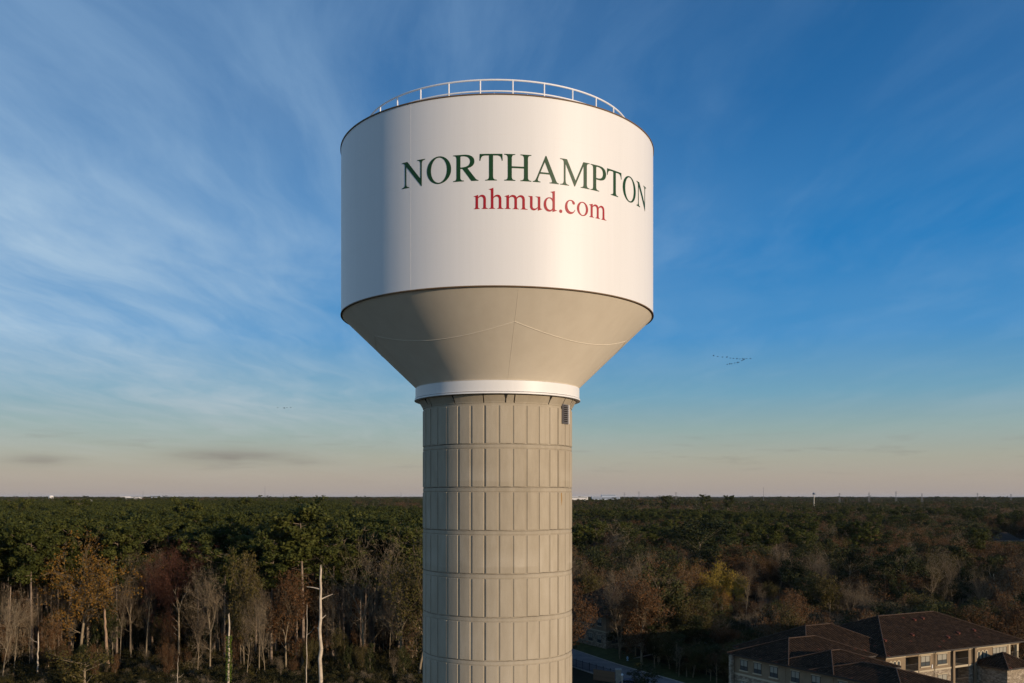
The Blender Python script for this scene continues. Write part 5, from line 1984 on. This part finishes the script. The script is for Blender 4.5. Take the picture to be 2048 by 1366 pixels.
def bird_mesh(flap):
    m = MB()
    prof = [(-0.42, 0.01), (-0.30, 0.05), (-0.12, 0.115), (0.08, 0.12), (0.22, 0.07), (0.42, 0.035), (0.50, 0.05), (0.56, 0.04), (0.63, 0.008)]
    rings = [[(x_, r_ * math.cos(2 * math.pi * k / 8), r_ * math.sin(2 * math.pi * k / 8)) for k in range(8)] for x_, r_ in prof]
    m.grid(rings, True, True)
    m.poly([(-0.40, -0.05, 0.0), (-0.40, 0.05, 0.0), (-0.62, 0.12, 0.0), (-0.62, -0.12, 0.0)])
    for s in (-1, 1):
        a = [(0.16, s * 0.06, 0.04), (-0.12, s * 0.06, 0.04)]
        b_ = [(0.20, s * 0.42, 0.04 + flap * 0.35), (-0.10, s * 0.42, 0.04 + flap * 0.35)]
        c = [(0.06, s * 0.86, 0.04 + flap * 0.55), (-0.08, s * 0.84, 0.04 + flap * 0.55)]
        for p, q in ((a, b_), (b_, c)):
            m.poly([p[0], q[0], q[1], p[1]])
            m.poly([(v[0], v[1], v[2] - 0.03) for v in (p[1], q[1], q[0], p[0])])
    return m.mesh('bird', M_BIRD)


BM = [bird_mesh(f) for f in (0.8, 0.2, -0.5)]
vee = [(460, 543), (602, 565), (765, 577), (915, 591), (1030, 618), (1142, 624), (1258, 645), (1352, 648), (1458, 627), (1505, 665), (1588, 640), (1718, 627),
       (1462, 690), (1418, 711), (1322, 754), (1268, 780), (1180, 788), (1080, 808), (1010, 822), (925, 832)]
for i, (a, c) in enumerate(vee):
    d_ = 800 + random.uniform(-6, 6)
    p = P(1400 + a / 17.07, 680 + c / 17.07, d_)
    o = link('bird', BM[i % 3], None, p, R(random.uniform(-6, 14)))
    if i == 11:
        lab = 'leading bird at the right tip of the flock'
    elif i == 0:
        lab = 'last bird at the upper left end of the flock'
    elif i == 19:
        lab = 'last bird at the end of the lower arm of the flock'
    elif i < 11:
        lab = 'dark bird within the upper arm of the V shaped flock'
    else:
        lab = 'dark bird within the lower arm of the V shaped flock'
    o.scale = (1.6, 1.6, 1.6)
    tag(o, lab, 'bird', 'birds flying in a V in the upper sky' if i in (11, 0, 19) else ('birds in the upper arm of the V' if i < 11 else 'birds in the lower arm of the V'))
for i, (a, c, lab) in enumerate(((652, 652, 'leftmost bird of the small row left of the tower'), (945, 655, 'third bird from the right in the small row left of the tower'), (1000, 675, 'lowest bird in the small row left of the tower'),
                                 (1120, 645, 'second bird from the right in the small row left of the tower'), (1315, 626, 'rightmost bird of the small row left of the tower'))):
    p = P(530 + a / 25.6, 790 + c / 25.6, 900)
    o = link('bird', BM[(i + 1) % 3], None, p, R(random.uniform(-5, 10)))
    o.scale = (1.4, 1.4, 1.4)
    tag(o, lab, 'bird', 'birds in a small row left of the tower')
HAZE = 0.000013
if HAZE:
    hz = bpy.data.materials.new('thin_evening_air')
    hz.use_nodes = True
    nt = hz.node_tree
    nt.nodes.clear()
    vo = nt.nodes.new('ShaderNodeVolumePrincipled')
    vo.inputs['Color'].default_value = (0.82, 0.88, 0.95, 1)
    vo.inputs['Density'].default_value = HAZE
    oo = nt.nodes.new('ShaderNodeOutputMaterial')
    nt.links.new(vo.outputs[0], oo.inputs['Volume'])
    m = MB()
    m.box(-45200, 45200, -9200, 45200, -1, 72)
    tag(m.build('haze', hz), 'thin evening haze over the far woods', 'haze', kind='stuff')
#@@END
